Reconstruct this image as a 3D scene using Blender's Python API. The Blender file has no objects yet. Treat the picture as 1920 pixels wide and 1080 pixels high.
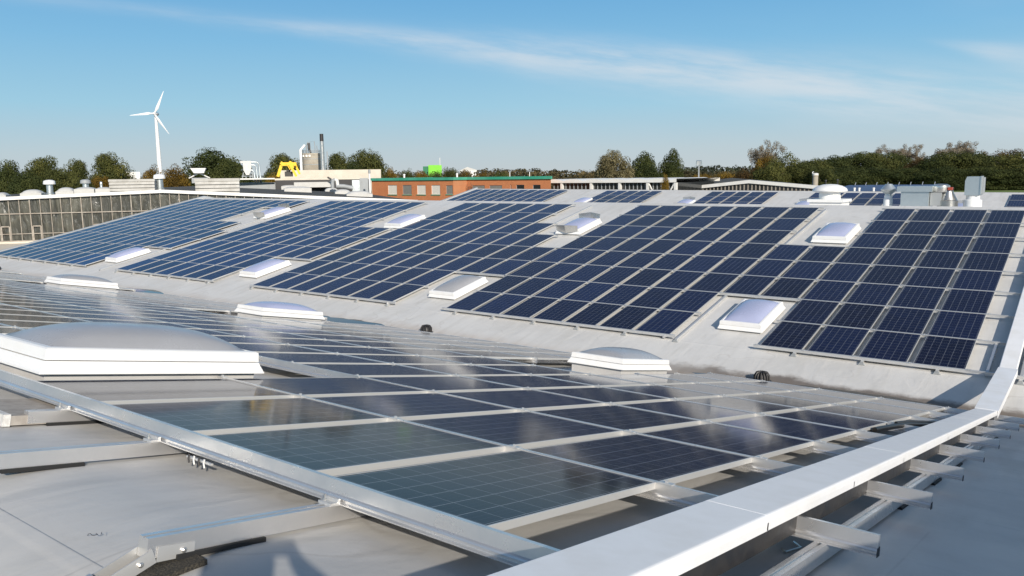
import bpy, bmesh, math, random
from math import sin, cos, tan, radians, pi, sqrt, atan2, floor
from mathutils import Vector, Matrix
import numpy as np

# ------------------------------------------------------------------ camera, sky, sun, exposure
S = bpy.context.scene
COL = S.collection
F_PX, W_PX, H_PX = 1481.5, 1920.0, 1080.0
CAM = Vector((1.947, -2.466, 1.481))
YAW, PITCH, ROLL = -0.6413, -0.1422, -0.0132
_f = Vector((sin(YAW) * cos(PITCH), cos(YAW) * cos(PITCH), sin(PITCH)))
_r = Vector((cos(YAW), -sin(YAW), 0))
_u = _r.cross(_f)
RIGHT = cos(ROLL) * _r + sin(ROLL) * _u
UP = -sin(ROLL) * _r + cos(ROLL) * _u
FWD = _f
cam_data = bpy.data.cameras.new('camera')
cam = bpy.data.objects.new('camera', cam_data)
COL.objects.link(cam)
cam.matrix_world = Matrix(((RIGHT.x, UP.x, -FWD.x, CAM.x), (RIGHT.y, UP.y, -FWD.y, CAM.y), (RIGHT.z, UP.z, -FWD.z, CAM.z), (0, 0, 0, 1)))
cam_data.sensor_width = 36
cam_data.lens = 36 * F_PX / W_PX
cam_data.clip_start = 0.05
cam_data.clip_end = 6000
S.camera = cam

SUN_DIR = Vector((2.95, -2.1, 1.68)).normalized()
SUN_EL = math.asin(SUN_DIR.z)
SUN_AZ = atan2(SUN_DIR.x, SUN_DIR.y)
EXPOSURE = 0.42
SKY_STRENGTH = 0.085
SUN_STRENGTH = 3.7
LOW_SKY = 1.0

S.view_settings.view_transform = 'Standard'
S.view_settings.look = 'None'
S.view_settings.exposure = EXPOSURE
S.view_settings.gamma = 1
S.view_settings.use_curve_mapping = False


def ray(px, py):
    return (RIGHT * ((px - 960) / F_PX) - UP * ((py - 540) / F_PX) + FWD)


def at(px, py, D):
    """point seen in the photo at pixel px, py, standing D metres away (measured along the ground)"""
    d = ray(px, py)
    return CAM + d * (D / sqrt(d.x * d.x + d.y * d.y))


def hit(px, py, P, n):
    d = ray(px, py)
    return CAM + d * ((P - CAM).dot(n) / d.dot(n))


world = bpy.data.worlds.new('World')
S.world = world
world.use_nodes = True
nt = world.node_tree
nt.nodes.clear()


def N(nt, typ, **kw):
    n = nt.nodes.new(typ)
    for k, v in kw.items():
        if k.startswith('i_'):
            n.inputs[k[2:].replace('_', ' ')].default_value = v
        elif k.startswith('n_'):
            n.inputs[int(k[2:])].default_value = v
        else:
            setattr(n, k, v)
    return n


def math_node(nt, op, a, b=None, clamp=False):
    n = nt.nodes.new('ShaderNodeMath')
    n.operation = op
    n.use_clamp = clamp
    for i, v in enumerate((a, b)):
        if v is None:
            continue
        if isinstance(v, (int, float)):
            n.inputs[i].default_value = v
        else:
            nt.links.new(v, n.inputs[i])
    return n.outputs[0]


def smooth(nt, v, a, b, o0=0.0, o1=1.0):
    n = nt.nodes.new('ShaderNodeMapRange')
    n.interpolation_type = 'SMOOTHSTEP'
    nt.links.new(v, n.inputs[0])
    n.inputs[1].default_value = a
    n.inputs[2].default_value = b
    n.inputs[3].default_value = o0
    n.inputs[4].default_value = o1
    return n.outputs[0]


def build_world():
    out = N(nt, 'ShaderNodeOutputWorld')
    bg = N(nt, 'ShaderNodeBackground')
    sky = N(nt, 'ShaderNodeTexSky')
    sky.sky_type = 'NISHITA'
    sky.sun_disc = False
    sky.sun_elevation = SUN_EL
    sky.sun_rotation = SUN_AZ
    sky.altitude = 0
    sky.air_density = 1.15
    sky.dust_density = 0.6
    sky.ozone_density = 1.6
    tc = N(nt, 'ShaderNodeTexCoord')
    d = tc.outputs['Generated']

    def dot(v):
        n = nt.nodes.new('ShaderNodeVectorMath')
        n.operation = 'DOT_PRODUCT'
        nt.links.new(d, n.inputs[0])
        n.inputs[1].default_value = v
        return n.outputs['Value']
    # a long band of thin cirrus lying in the plane through these two directions
    a, b = ray(430, 38).normalized(), ray(1500, 158).normalized()
    nrm = a.cross(b).normalized()
    if nrm.z < 0:
        nrm = -nrm
    mid = (a + b).normalized()
    tang = nrm.cross(mid).normalized()
    if tang.dot(b) < tang.dot(a):
        tang = -tang
    off, along, side = dot(nrm), dot(tang), dot(mid)
    comb = N(nt, 'ShaderNodeCombineXYZ')
    nt.links.new(math_node(nt, 'MULTIPLY', along, 3.0), comb.inputs[0])
    nt.links.new(math_node(nt, 'MULTIPLY', off, 22.0), comb.inputs[1])
    noise = N(nt, 'ShaderNodeTexNoise', i_Scale=1.6, i_Detail=5.0, i_Roughness=0.62)
    nt.links.new(comb.outputs[0], noise.inputs['Vector'])
    comb2 = N(nt, 'ShaderNodeCombineXYZ')
    nt.links.new(math_node(nt, 'MULTIPLY', along, 1.4), comb2.inputs[0])
    nt.links.new(math_node(nt, 'MULTIPLY', off, 5.0), comb2.inputs[1])
    noise2 = N(nt, 'ShaderNodeTexNoise', i_Scale=1.3, i_Detail=4.0, i_Roughness=0.55)
    nt.links.new(comb2.outputs[0], noise2.inputs['Vector'])
    wob = math_node(nt, 'MULTIPLY', math_node(nt, 'SUBTRACT', noise2.outputs[0], 0.5), 0.035)
    o2 = math_node(nt, 'ADD', off, wob)
    wid = smooth(nt, along, -0.45, 0.45, 0.008, 0.027)
    band = math_node(nt, 'DIVIDE', o2, wid)
    band = math_node(nt, 'MULTIPLY', band, band)
    band = math_node(nt, 'POWER', 2.718, math_node(nt, 'MULTIPLY', band, -1.0))
    ends = math_node(nt, 'MULTIPLY', smooth(nt, along, -0.62, 0.15, 0.15, 1.0), smooth(nt, along, 0.92, 0.42))
    band = math_node(nt, 'MULTIPLY', math_node(nt, 'MULTIPLY', band, ends), smooth(nt, noise.outputs[0], 0.3, 0.68, 0.2, 1.0))
    # a second wisp high on the right and a thin general veil
    c, e = ray(1720, 78).normalized(), ray(2000, 122).normalized()
    n2 = c.cross(e).normalized()
    if n2.z < 0:
        n2 = -n2
    t2 = n2.cross(c).normalized()
    if t2.dot(e) < 0:
        t2 = -t2
    w_off, w_al = dot(n2), dot(t2)
    wisp = math_node(nt, 'DIVIDE', math_node(nt, 'ADD', w_off, wob), smooth(nt, w_al, -0.01, 0.25, 0.003, 0.03))
    wisp = math_node(nt, 'POWER', 2.718, math_node(nt, 'MULTIPLY', math_node(nt, 'MULTIPLY', wisp, wisp), -1.0))
    wisp = math_node(nt, 'MULTIPLY', math_node(nt, 'MULTIPLY', wisp, smooth(nt, w_al, -0.01, 0.09)), smooth(nt, noise.outputs[0], 0.3, 0.7, 0.5, 1.0))
    veil = math_node(nt, 'MULTIPLY', smooth(nt, noise2.outputs[0], 0.45, 0.75), smooth(nt, along, -0.1, 0.6, 0.02, 0.16))
    tot = math_node(nt, 'ADD', math_node(nt, 'ADD', math_node(nt, 'MULTIPLY', band, 0.72), math_node(nt, 'MULTIPLY', wisp, 0.5)), veil, clamp=True)
    # clear autumn air: the low sky is a clean blue that pales to grey haze at the horizon
    sep = N(nt, 'ShaderNodeSeparateXYZ')
    nt.links.new(d, sep.inputs[0])
    ramp = N(nt, 'ShaderNodeValToRGB')
    nt.links.new(math_node(nt, 'MULTIPLY', sep.outputs[2], 1.0 / 0.30, clamp=True), ramp.inputs[0])
    stops = [(0.0, (0.545, 0.60, 0.625)), (0.10, (0.50, 0.61, 0.66)), (0.28, (0.345, 0.60, 0.755)), (0.52, (0.225, 0.50, 0.75)), (0.75, (0.150, 0.405, 0.70)), (1.0, (0.105, 0.32, 0.63))]
    el = ramp.color_ramp.elements
    while len(el) < len(stops):
        el.new(0.5)
    g = 1.0 / (SKY_STRENGTH * 2 ** EXPOSURE)
    for e_, (p_, c_) in zip(el, stops):
        e_.position = p_
        e_.color = (*[v * LOW_SKY for v in c_], 1)
    low = N(nt, 'ShaderNodeVectorMath', operation='SCALE')
    nt.links.new(ramp.outputs[0], low.inputs[0])
    low.inputs[3].default_value = g
    mlow = N(nt, 'ShaderNodeMix', data_type='RGBA')
    nt.links.new(smooth(nt, sep.outputs[2], 0.24, 0.42), mlow.inputs[0])
    nt.links.new(low.outputs[0], mlow.inputs[6])
    nt.links.new(sky.outputs[0], mlow.inputs[7])
    mix = N(nt, 'ShaderNodeMix', data_type='RGBA')
    nt.links.new(tot, mix.inputs[0])
    nt.links.new(mlow.outputs[2], mix.inputs[6])
    mix.inputs[7].default_value = (0.72 * g, 0.76 * g, 0.80 * g, 1)
    nt.links.new(mix.outputs[2], bg.inputs[0])
    bg.inputs[1].default_value = SKY_STRENGTH
    nt.links.new(bg.outputs[0], out.inputs[0])


build_world()
sun_data = bpy.data.lights.new('sun', 'SUN')
sun_data.energy = SUN_STRENGTH
sun_data.angle = radians(0.53)
sun_data.color = (1.0, 0.915, 0.80)
sun = bpy.data.objects.new('sun', sun_data)
sun.rotation_euler = SUN_DIR.to_track_quat('Z', 'Y').to_euler()
COL.objects.link(sun)

rnd = random.Random(7)


# ------------------------------------------------------------------ helpers
def tag(o, label=None, cat=None, group=None, kind=None):
    if label:
        o['label'] = label
    if cat:
        o['category'] = cat
    if group:
        o['group'] = group
    if kind:
        o['kind'] = kind
    return o


def empty(name, loc=(0, 0, 0), rot=(0, 0, 0), label=None, cat=None, group=None):
    o = bpy.data.objects.new(name, None)
    o.location = loc
    o.rotation_euler = rot
    o.empty_display_size = 0.2
    COL.objects.link(o)
    return tag(o, label, cat, group)


class MB:
    """collects vertices and faces; build() links them as ONE mesh object"""

    def __init__(self):
        self.v, self.f = [], []

    def add(self, vs, fs):
        o = len(self.v)
        self.v += [tuple(x) for x in vs]
        self.f += [tuple(i + o for i in t) for t in fs]
        return self

    def box(self, x0, x1, y0, y1, z0, z1, M=None):
        vs = [Vector(p) for p in ((x0, y0, z0), (x1, y0, z0), (x1, y1, z0), (x0, y1, z0), (x0, y0, z1), (x1, y0, z1), (x1, y1, z1), (x0, y1, z1))]
        if M is not None:
            vs = [M @ p for p in vs]
        return self.add(vs, ((0, 3, 2, 1), (4, 5, 6, 7), (0, 1, 5, 4), (1, 2, 6, 5), (2, 3, 7, 6), (3, 0, 4, 7)))

    def rings(self, rs, cap0=True, cap1=True, M=None):
        """loft of closed rings (lists of the same number of points)"""
        n = len(rs[0])
        vs = [Vector(p) for r in rs for p in r]
        if M is not None:
            vs = [M @ p for p in vs]
        fs = []
        for i in range(len(rs) - 1):
            for j in range(n):
                k = (j + 1) % n
                fs.append((i * n + j, i * n + k, (i + 1) * n + k, (i + 1) * n + j))
        if cap0:
            fs.append(tuple(reversed(range(n))))
        if cap1:
            fs.append(tuple((len(rs) - 1) * n + j for j in range(n)))
        return self.add(vs, fs)

    def lathe(self, prof, n=20, c=(0, 0, 0), M=None):
        rs = [[(c[0] + r * cos(2 * pi * j / n), c[1] + r * sin(2 * pi * j / n), c[2] + z) for j in range(n)] for r, z in prof]
        return self.rings(rs, M=M)

    def tube(self, pts, r, n=6, r1=None):
        pts = [Vector(p) for p in pts]
        rs = []
        ref = None
        for i, p in enumerate(pts):
            t = (pts[min(i + 1, len(pts) - 1)] - pts[max(i - 1, 0)]).normalized()
            if ref is None:
                ref = t.orthogonal().normalized()
            ref = (ref - t * ref.dot(t)).normalized()
            b = t.cross(ref)
            rr = r if r1 is None else r + (r1 - r) * i / (len(pts) - 1)
            rs.append([p + (ref * cos(2 * pi * j / n) + b * sin(2 * pi * j / n)) * rr for j in range(n)])
        return self.rings(rs)

    def prism(self, poly, A, B, X, Y):
        """extrude a 2-D outline from point A to B; its axes are X and Y"""
        A, B, X, Y = Vector(A), Vector(B), Vector(X), Vector(Y)
        return self.rings([[A + X * p[0] + Y * p[1] for p in poly], [B + X * p[0] + Y * p[1] for p in poly]])

    def build(self, name, mat, parent=None, smooth_=False, loc=None):
        me = bpy.data.meshes.new(name)
        me.from_pydata(self.v, [], self.f)
        bm = bmesh.new()
        bm.from_mesh(me)
        bmesh.ops.recalc_face_normals(bm, faces=bm.faces)
        bm.to_mesh(me)
        bm.free()
        if smooth_:
            me.polygons.foreach_set('use_smooth', [True] * len(me.polygons))
            me.set_sharp_from_angle(angle=radians(smooth_ if smooth_ is not True else 40))
        if mat is not None:
            me.materials.append(mat)
        o = bpy.data.objects.new(name, me)
        COL.objects.link(o)
        if parent is not None:
            o.parent = parent
        if loc is not None:
            o.location = loc
        return o


def children_of(o, table):
    return table.get(o, [])


def copy_tree(o):
    """copy of a thing, its parts and their sub-parts"""
    c = o.copy()
    COL.objects.link(c)
    for ch in o.children:
        k = copy_tree(ch)
        k.parent = c
    return c


ORD = ['zeroth', 'first', 'second', 'third', 'fourth', 'fifth', 'sixth', 'seventh', 'eighth', 'ninth', 'tenth', 'eleventh', 'twelfth', 'thirteenth',
       'fourteenth', 'fifteenth', 'sixteenth', 'seventeenth', 'eighteenth', 'nineteenth', 'twentieth']


def ordinal(n):
    if n <= 20:
        return ORD[n]
    tens = {2: 'twenty', 3: 'thirty', 4: 'forty', 5: 'fifty'}[n // 10]
    tenth = {2: 'twentieth', 3: 'thirtieth', 4: 'fortieth', 5: 'fiftieth'}[n // 10]
    return tenth if n % 10 == 0 else tens + '-' + ORD[n % 10]


# ------------------------------------------------------------------ materials
def mat(name, base=(0.5, 0.5, 0.5), rough=0.5, metal=0.0, spec=0.5, coat=0.0, noise=None, bump=None, coat_rough=0.05):
    """noise = (scale, amount, tint, detail): slow colour drift; bump = (scale, strength, distance)"""
    m = bpy.data.materials.new(name)
    m.use_nodes = True
    t = m.node_tree
    p = t.nodes['Principled BSDF']
    p.inputs['Base Color'].default_value = (*base, 1)
    p.inputs['Roughness'].default_value = rough
    p.inputs['Metallic'].default_value = metal
    p.inputs['Specular IOR Level'].default_value = spec
    p.inputs['Coat Weight'].default_value = coat
    p.inputs['Coat Roughness'].default_value = coat_rough
    if noise or bump:
        tc = t.nodes.new('ShaderNodeTexCoord')
    if noise:
        sc, am, tint = noise[:3]
        nz = N(t, 'ShaderNodeTexNoise', i_Scale=sc, i_Detail=6.0, i_Roughness=0.6)
        t.links.new(tc.outputs['Object'], nz.inputs['Vector'])
        mx = N(t, 'ShaderNodeMix', data_type='RGBA')
        t.links.new(smooth(t, nz.outputs[0], 0.35, 0.68, 0.0, am), mx.inputs[0])
        mx.inputs[6].default_value = (*base, 1)
        mx.inputs[7].default_value = (*tint, 1)
        t.links.new(mx.outputs[2], p.inputs['Base Color'])
        t.links.new(smooth(t, nz.outputs[0], 0.3, 0.7, max(0.02, rough - 0.06), min(1, rough + 0.08)), p.inputs['Roughness'])
    if bump:
        nb = N(t, 'ShaderNodeTexNoise', i_Scale=bump[0], i_Detail=4.0, i_Roughness=0.55)
        t.links.new(tc.outputs['Object'], nb.inputs['Vector'])
        b = N(t, 'ShaderNodeBump', i_Strength=bump[1], i_Distance=bump[2])
        t.links.new(nb.outputs[0], b.inputs['Height'])
        t.links.new(b.outputs[0], p.inputs['Normal'])
    return m


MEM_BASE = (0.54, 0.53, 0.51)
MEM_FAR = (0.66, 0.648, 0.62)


def membrane_material(name, valley_y=None, seam_off=0.0, base=None):
    """pale grey welded roofing sheet: sheets about 1.6 m wide, seams, footmarks, dried dirt along the valley"""
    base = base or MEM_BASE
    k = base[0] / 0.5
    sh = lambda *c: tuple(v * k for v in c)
    m = bpy.data.materials.new(name)
    m.use_nodes = True
    t = m.node_tree
    p = t.nodes['Principled BSDF']
    p.inputs['Roughness'].default_value = 0.55
    p.inputs['Specular IOR Level'].default_value = 0.35
    tc = t.nodes.new('ShaderNodeTexCoord')
    sep = N(t, 'ShaderNodeSeparateXYZ')
    t.links.new(tc.outputs['Object'], sep.inputs[0])
    X, Y = sep.outputs[0], sep.outputs[1]
    big = N(t, 'ShaderNodeTexNoise', i_Scale=0.55, i_Detail=8.0, i_Roughness=0.66)
    t.links.new(tc.outputs['Object'], big.inputs['Vector'])
    fine = N(t, 'ShaderNodeTexNoise', i_Scale=9.0, i_Detail=6.0, i_Roughness=0.7)
    t.links.new(tc.outputs['Object'], fine.inputs['Vector'])
    # long faint drag streaks down the slope
    mp = N(t, 'ShaderNodeMapping')
    mp.inputs['Scale'].default_value = (2.2, 0.25, 1)
    t.links.new(tc.outputs['Object'], mp.inputs[0])
    streak = N(t, 'ShaderNodeTexNoise', i_Scale=1.3, i_Detail=5.0, i_Roughness=0.6)
    t.links.new(mp.outputs[0], streak.inputs['Vector'])

    def mixc(fac, a, b):
        mx = N(t, 'ShaderNodeMix', data_type='RGBA')
        t.links.new(fac, mx.inputs[0])
        if isinstance(a, tuple):
            mx.inputs[6].default_value = (*a, 1)
        else:
            t.links.new(a, mx.inputs[6])
        mx.inputs[7].default_value = (*b, 1)
        return mx.outputs[2]
    c = mixc(smooth(t, big.outputs[0], 0.4, 0.66, 0.0, 0.75), base, sh(0.43, 0.422, 0.405))
    c = mixc(smooth(t, streak.outputs[0], 0.48, 0.72, 0.0, 0.6), c, sh(0.395, 0.385, 0.36))
    c = mixc(smooth(t, fine.outputs[0], 0.6, 0.78, 0.0, 0.3), c, sh(0.37, 0.365, 0.35))
    rim = N(t, 'ShaderNodeTexNoise', i_Scale=0.42, i_Detail=3.0, i_Roughness=0.5)
    t.links.new(tc.outputs['Object'], rim.inputs['Vector'])
    rr_ = math_node(t, 'ABSOLUTE', math_node(t, 'SUBTRACT', rim.outputs[0], 0.56))
    c = mixc(smooth(t, rr_, 0.006, 0.0, 0.0, 0.35), c, sh(0.34, 0.32, 0.29))
    c = mixc(smooth(t, rim.outputs[0], 0.556, 0.6, 0.0, 0.22), c, sh(0.39, 0.38, 0.355))
    mp3 = N(t, 'ShaderNodeMapping')
    mp3.inputs['Scale'].default_value = (1.0, 4.5, 1)
    mp3.inputs['Rotation'].default_value = (0, 0, -0.5)
    t.links.new(tc.outputs['Object'], mp3.inputs[0])
    scf = N(t, 'ShaderNodeTexNoise', i_Scale=3.2, i_Detail=4.0, i_Roughness=0.75)
    t.links.new(mp3.outputs[0], scf.inputs['Vector'])
    c = mixc(math_node(t, 'MULTIPLY', smooth(t, scf.outputs[0], 0.66, 0.76, 0.0, 0.55), smooth(t, big.outputs[0], 0.42, 0.6)), c, sh(0.24, 0.235, 0.23))
    # seams of the sheets, running along the ridge, and sparse cross seams
    sy = math_node(t, 'FRACT', math_node(t, 'MULTIPLY', math_node(t, 'ADD', Y, seam_off), 1 / 1.62))
    d1 = math_node(t, 'ABSOLUTE', math_node(t, 'SUBTRACT', sy, 0.5))
    seam = smooth(t, d1, 0.0045, 0.0015)
    lap = math_node(t, 'MULTIPLY', smooth(t, sy, 0.44, 0.47), smooth(t, sy, 0.505, 0.50))
    row = math_node(t, 'FLOOR', math_node(t, 'MULTIPLY', math_node(t, 'ADD', Y, seam_off), 1 / 1.62))
    sx = math_node(t, 'FRACT', math_node(t, 'ADD', math_node(t, 'MULTIPLY', X, 1 / 9.3), math_node(t, 'MULTIPLY', row, 0.37)))
    seam2 = smooth(t, math_node(t, 'ABSOLUTE', math_node(t, 'SUBTRACT', sx, 0.5)), 0.0011, 0.0004)
    seams = math_node(t, 'MAXIMUM', seam, seam2)
    seams = math_node(t, 'MULTIPLY', seams, smooth(t, streak.outputs[0], 0.35, 0.6, 0.02, 0.28))
    c = mixc(seams, c, sh(0.25, 0.24, 0.23))
    c = mixc(math_node(t, 'MULTIPLY', lap, 0.10), c, sh(0.56, 0.55, 0.53))
    if valley_y is not None:
        vd = math_node(t, 'ABSOLUTE', math_node(t, 'SUBTRACT', Y, valley_y))
        vw = math_node(t, 'ADD', vd, math_node(t, 'MULTIPLY', math_node(t, 'SUBTRACT', big.outputs[0], 0.5), 1.5))
        c = mixc(math_node(t, 'MULTIPLY', smooth(t, vw, 0.8, 0.1, 0.0, 0.6), smooth(t, streak.outputs[0], 0.3, 0.6, 0.4, 1.0)), c, sh(0.33, 0.27, 0.215))
        c = mixc(math_node(t, 'MULTIPLY', smooth(t, vw, 0.72, 0.42, 0.0, 0.85), smooth(t, X, -8.5, -4.0)), c, (0.12, 0.095, 0.075))
    t.links.new(c, p.inputs['Base Color'])
    t.links.new(smooth(t, big.outputs[0], 0.3, 0.7, 0.42, 0.62), p.inputs['Roughness'])
    # soft wrinkles and blisters
    mp2 = N(t, 'ShaderNodeMapping')
    mp2.inputs['Scale'].default_value = (1.6, 0.6, 1)
    mp2.inputs['Rotation'].default_value = (0, 0, 0.4)
    t.links.new(tc.outputs['Object'], mp2.inputs[0])
    wr = N(t, 'ShaderNodeTexNoise', i_Scale=1.5, i_Detail=5.0, i_Roughness=0.5, i_Distortion=0.6)
    t.links.new(mp2.outputs[0], wr.inputs['Vector'])
    hsum = math_node(t, 'ADD', math_node(t, 'MULTIPLY', wr.outputs[0], 0.022), math_node(t, 'MULTIPLY', lap, 0.003))
    hsum = math_node(t, 'ADD', hsum, math_node(t, 'MULTIPLY', fine.outputs[0], 0.0012))
    b = N(t, 'ShaderNodeBump', i_Strength=0.85, i_Distance=1.0)
    t.links.new(hsum, b.inputs['Height'])
    t.links.new(b.outputs[0], p.inputs['Normal'])
    return m


def panel_material():
    """polycrystalline cells behind glass: 6 x 10 cells, thin pale gaps, fine busbars, every cell a little different"""
    m = bpy.data.materials.new('solar_glass')
    m.use_nodes = True
    t = m.node_tree
    p = t.nodes['Principled BSDF']
    uv = N(t, 'ShaderNodeUVMap')
    oi = N(t, 'ShaderNodeObjectInfo')
    sep = N(t, 'ShaderNodeSeparateXYZ')
    t.links.new(uv.outputs[0], sep.inputs[0])
    U, V = sep.outputs[0], sep.outputs[1]
    u = math_node(t, 'FRACT', U)
    v = math_node(t, 'FRACT', V)
    # cells fill the sheet but for a narrow margin
    cu = math_node(t, 'MULTIPLY', math_node(t, 'SUBTRACT', u, 0.022), 6 / 0.956)
    cv = math_node(t, 'MULTIPLY', math_node(t, 'SUBTRACT', v, 0.016), 10 / 0.968)
    fu, fv = math_node(t, 'FRACT', cu), math_node(t, 'FRACT', cv)
    eu = math_node(t, 'SUBTRACT', 0.5, math_node(t, 'ABSOLUTE', math_node(t, 'SUBTRACT', fu, 0.5)))
    ev = math_node(t, 'SUBTRACT', 0.5, math_node(t, 'ABSOLUTE', math_node(t, 'SUBTRACT', fv, 0.5)))
    gap_u = smooth(t, eu, 0.019, 0.012)
    gap_v = smooth(t, ev, 0.014, 0.008)
    bus = math_node(t, 'ABSOLUTE', math_node(t, 'SUBTRACT', math_node(t, 'FRACT', math_node(t, 'MULTIPLY', fu, 4.0)), 0.5))
    bus = smooth(t, bus, 0.03, 0.012, 0.0, 0.16)
    line = math_node(t, 'MAXIMUM', math_node(t, 'MAXIMUM', math_node(t, 'MULTIPLY', gap_u, 0.85), math_node(t, 'MULTIPLY', gap_v, 0.75)), bus)
    cid = N(t, 'ShaderNodeCombineXYZ')
    t.links.new(math_node(t, 'ADD', math_node(t, 'FLOOR', cu), math_node(t, 'MULTIPLY', math_node(t, 'FLOOR', U), 17.0)), cid.inputs[0])
    t.links.new(math_node(t, 'ADD', math_node(t, 'FLOOR', cv), math_node(t, 'MULTIPLY', math_node(t, 'FLOOR', V), 31.0)), cid.inputs[1])
    t.links.new(math_node(t, 'MULTIPLY', oi.outputs['Random'], 97.0), cid.inputs[2])
    wn = N(t, 'ShaderNodeTexWhiteNoise')
    wn.noise_dimensions = '3D'
    t.links.new(cid.outputs[0], wn.inputs['Vector'])
    pid = N(t, 'ShaderNodeCombineXYZ')
    t.links.new(math_node(t, 'FLOOR', U), pid.inputs[0])
    t.links.new(math_node(t, 'FLOOR', V), pid.inputs[1])
    t.links.new(math_node(t, 'MULTIPLY', oi.outputs['Random'], 53.0), pid.inputs[2])
    wp = N(t, 'ShaderNodeTexWhiteNoise')
    wp.noise_dimensions = '3D'
    t.links.new(pid.outputs[0], wp.inputs['Vector'])
    # crystal grain
    gr = N(t, 'ShaderNodeTexVoronoi', i_Scale=55.0)
    t.links.new(uv.outputs[0], gr.inputs['Vector'])
    grain = math_node(t, 'MULTIPLY', N(t, 'ShaderNodeSeparateColor').outputs[0], 1.0)
    sc = t.nodes[-1] if False else None
    sepc = N(t, 'ShaderNodeSeparateColor')
    t.links.new(gr.outputs['Color'], sepc.inputs[0])
    val = math_node(t, 'ADD', math_node(t, 'MULTIPLY', wn.outputs[0], 0.25), math_node(t, 'MULTIPLY', wp.outputs[0], 0.7))
    val = math_node(t, 'ADD', val, math_node(t, 'MULTIPLY', sepc.outputs[0], 0.25))
    mx = N(t, 'ShaderNodeMix', data_type='RGBA')
    t.links.new(math_node(t, 'MULTIPLY', val, 0.87), mx.inputs[0])
    mx.inputs[6].default_value = (0.0065, 0.0085, 0.021, 1)
    mx.inputs[7].default_value = (0.0095, 0.0175, 0.058, 1)
    # object colour multiplies the cell colour, bluer towards the left blocks
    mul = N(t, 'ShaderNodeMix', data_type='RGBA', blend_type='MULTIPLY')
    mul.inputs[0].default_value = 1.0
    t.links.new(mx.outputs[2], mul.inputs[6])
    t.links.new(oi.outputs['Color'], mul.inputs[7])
    mx2 = N(t, 'ShaderNodeMix', data_type='RGBA')
    t.links.new(line, mx2.inputs[0])
    t.links.new(mul.outputs[2], mx2.inputs[6])
    mx2.inputs[7].default_value = (0.24, 0.26, 0.30, 1)
    t.links.new(mx2.outputs[2], p.inputs['Base Color'])
    # dust film
    du = N(t, 'ShaderNodeTexNoise', i_Scale=3.0, i_Detail=6.0, i_Roughness=0.7)
    t.links.new(uv.outputs[0], du.inputs['Vector'])
    t.links.new(smooth(t, du.outputs[0], 0.3, 0.75, 0.075, 0.10), p.inputs['Roughness'])
    p.inputs['IOR'].default_value = 1.33
    p.inputs['Specular IOR Level'].default_value = 0.1
    return m


M = {}
M['glass'] = panel_material()
M['frame'] = mat('anodised_frame', (0.58, 0.58, 0.565), 0.4, 0.35, noise=(3, 0.3, (0.5, 0.5, 0.485)))
M['alu'] = mat('mill_aluminium', (0.75, 0.74, 0.73), 0.3, 0.78, noise=(2.5, 0.6, (0.58, 0.58, 0.58)))
M['alu_dull'] = mat('dull_aluminium', (0.68, 0.68, 0.67), 0.42, 0.6, noise=(2.5, 0.5, (0.55, 0.55, 0.54)))
M['white_metal'] = mat('white_coated_sheet', (0.87, 0.87, 0.87), 0.36, 0.0, 0.5, noise=(2.6, 0.7, (0.76, 0.755, 0.735)), bump=(1.0, 0.06, 0.04))
M['white_pvc'] = mat('white_plastic_frame', (0.84, 0.835, 0.82), 0.35, 0.0, 0.5, noise=(5, 0.3, (0.74, 0.72, 0.68)))
M['dome'] = mat('opal_acrylic', (0.34, 0.345, 0.36), 0.3, 0.0, 0.5, 0.35, noise=(2.5, 0.4, (0.29, 0.29, 0.30)), coat_rough=0.2)
M['dome_blue'] = mat('bluish_opal_acrylic', (0.40, 0.43, 0.60), 0.25, 0.0, 0.5, 0.45, noise=(2.5, 0.3, (0.36, 0.39, 0.54)), coat_rough=0.14)
M['rubber'] = mat('black_rubber', (0.012, 0.012, 0.012), 0.75)
M['granulate'] = mat('rubber_granulate_mat', (0.010, 0.009, 0.008), 0.9, noise=(150, 0.35, (0.20, 0.17, 0.12)), bump=(110, 0.9, 0.01))
M['cable'] = mat('black_conduit', (0.01, 0.01, 0.01), 0.4)
M['dark'] = mat('dark_plastic', (0.02, 0.02, 0.022), 0.5, noise=(12, 0.5, (0.05, 0.045, 0.04)))
M['galv'] = mat('galvanised_sheet', (0.62, 0.66, 0.66), 0.36, 0.75, noise=(2.2, 0.7, (0.50, 0.55, 0.56)), bump=(3, 0.1, 0.03))
M['galv_grey'] = mat('grey_painted_sheet', (0.33, 0.35, 0.36), 0.5, 0.0, noise=(1.0, 0.5, (0.27, 0.28, 0.28)))
M['white_paint'] = mat('white_paint', (0.78, 0.77, 0.74), 0.45, noise=(1.1, 0.5, (0.66, 0.64, 0.58)))
M['cream'] = mat('cream_render', (0.66, 0.60, 0.50), 0.8, noise=(0.6, 0.6, (0.56, 0.50, 0.41)))
M['bitumen'] = mat('bitumen_felt', (0.060, 0.056, 0.048), 0.85, noise=(0.7, 0.7, (0.085, 0.078, 0.066)), bump=(6, 0.3, 0.02))
M['brick'] = None
M['green_trim'] = mat('green_sheet_trim', (0.035, 0.30, 0.19), 0.4, noise=(0.25, 0.6, (0.12, 0.42, 0.30)))
M['lime'] = mat('bright_green_sheet', (0.20, 0.62, 0.03), 0.5, noise=(0.5, 0.4, (0.15, 0.5, 0.03)))
M['dark_green'] = mat('dark_green_sheet', (0.01, 0.16, 0.07), 0.5)
M['yellow'] = mat('yellow_machine_paint', (0.80, 0.52, 0.015), 0.45, noise=(1.0, 0.4, (0.62, 0.38, 0.02)))
M['window'] = mat('dark_window_glass', (0.02, 0.022, 0.022), 0.12, 0.0, 0.6)
M['blind'] = mat('white_roller_blind', (0.74, 0.70, 0.62), 0.7, noise=(2, 0.3, (0.66, 0.62, 0.54)))
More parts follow.
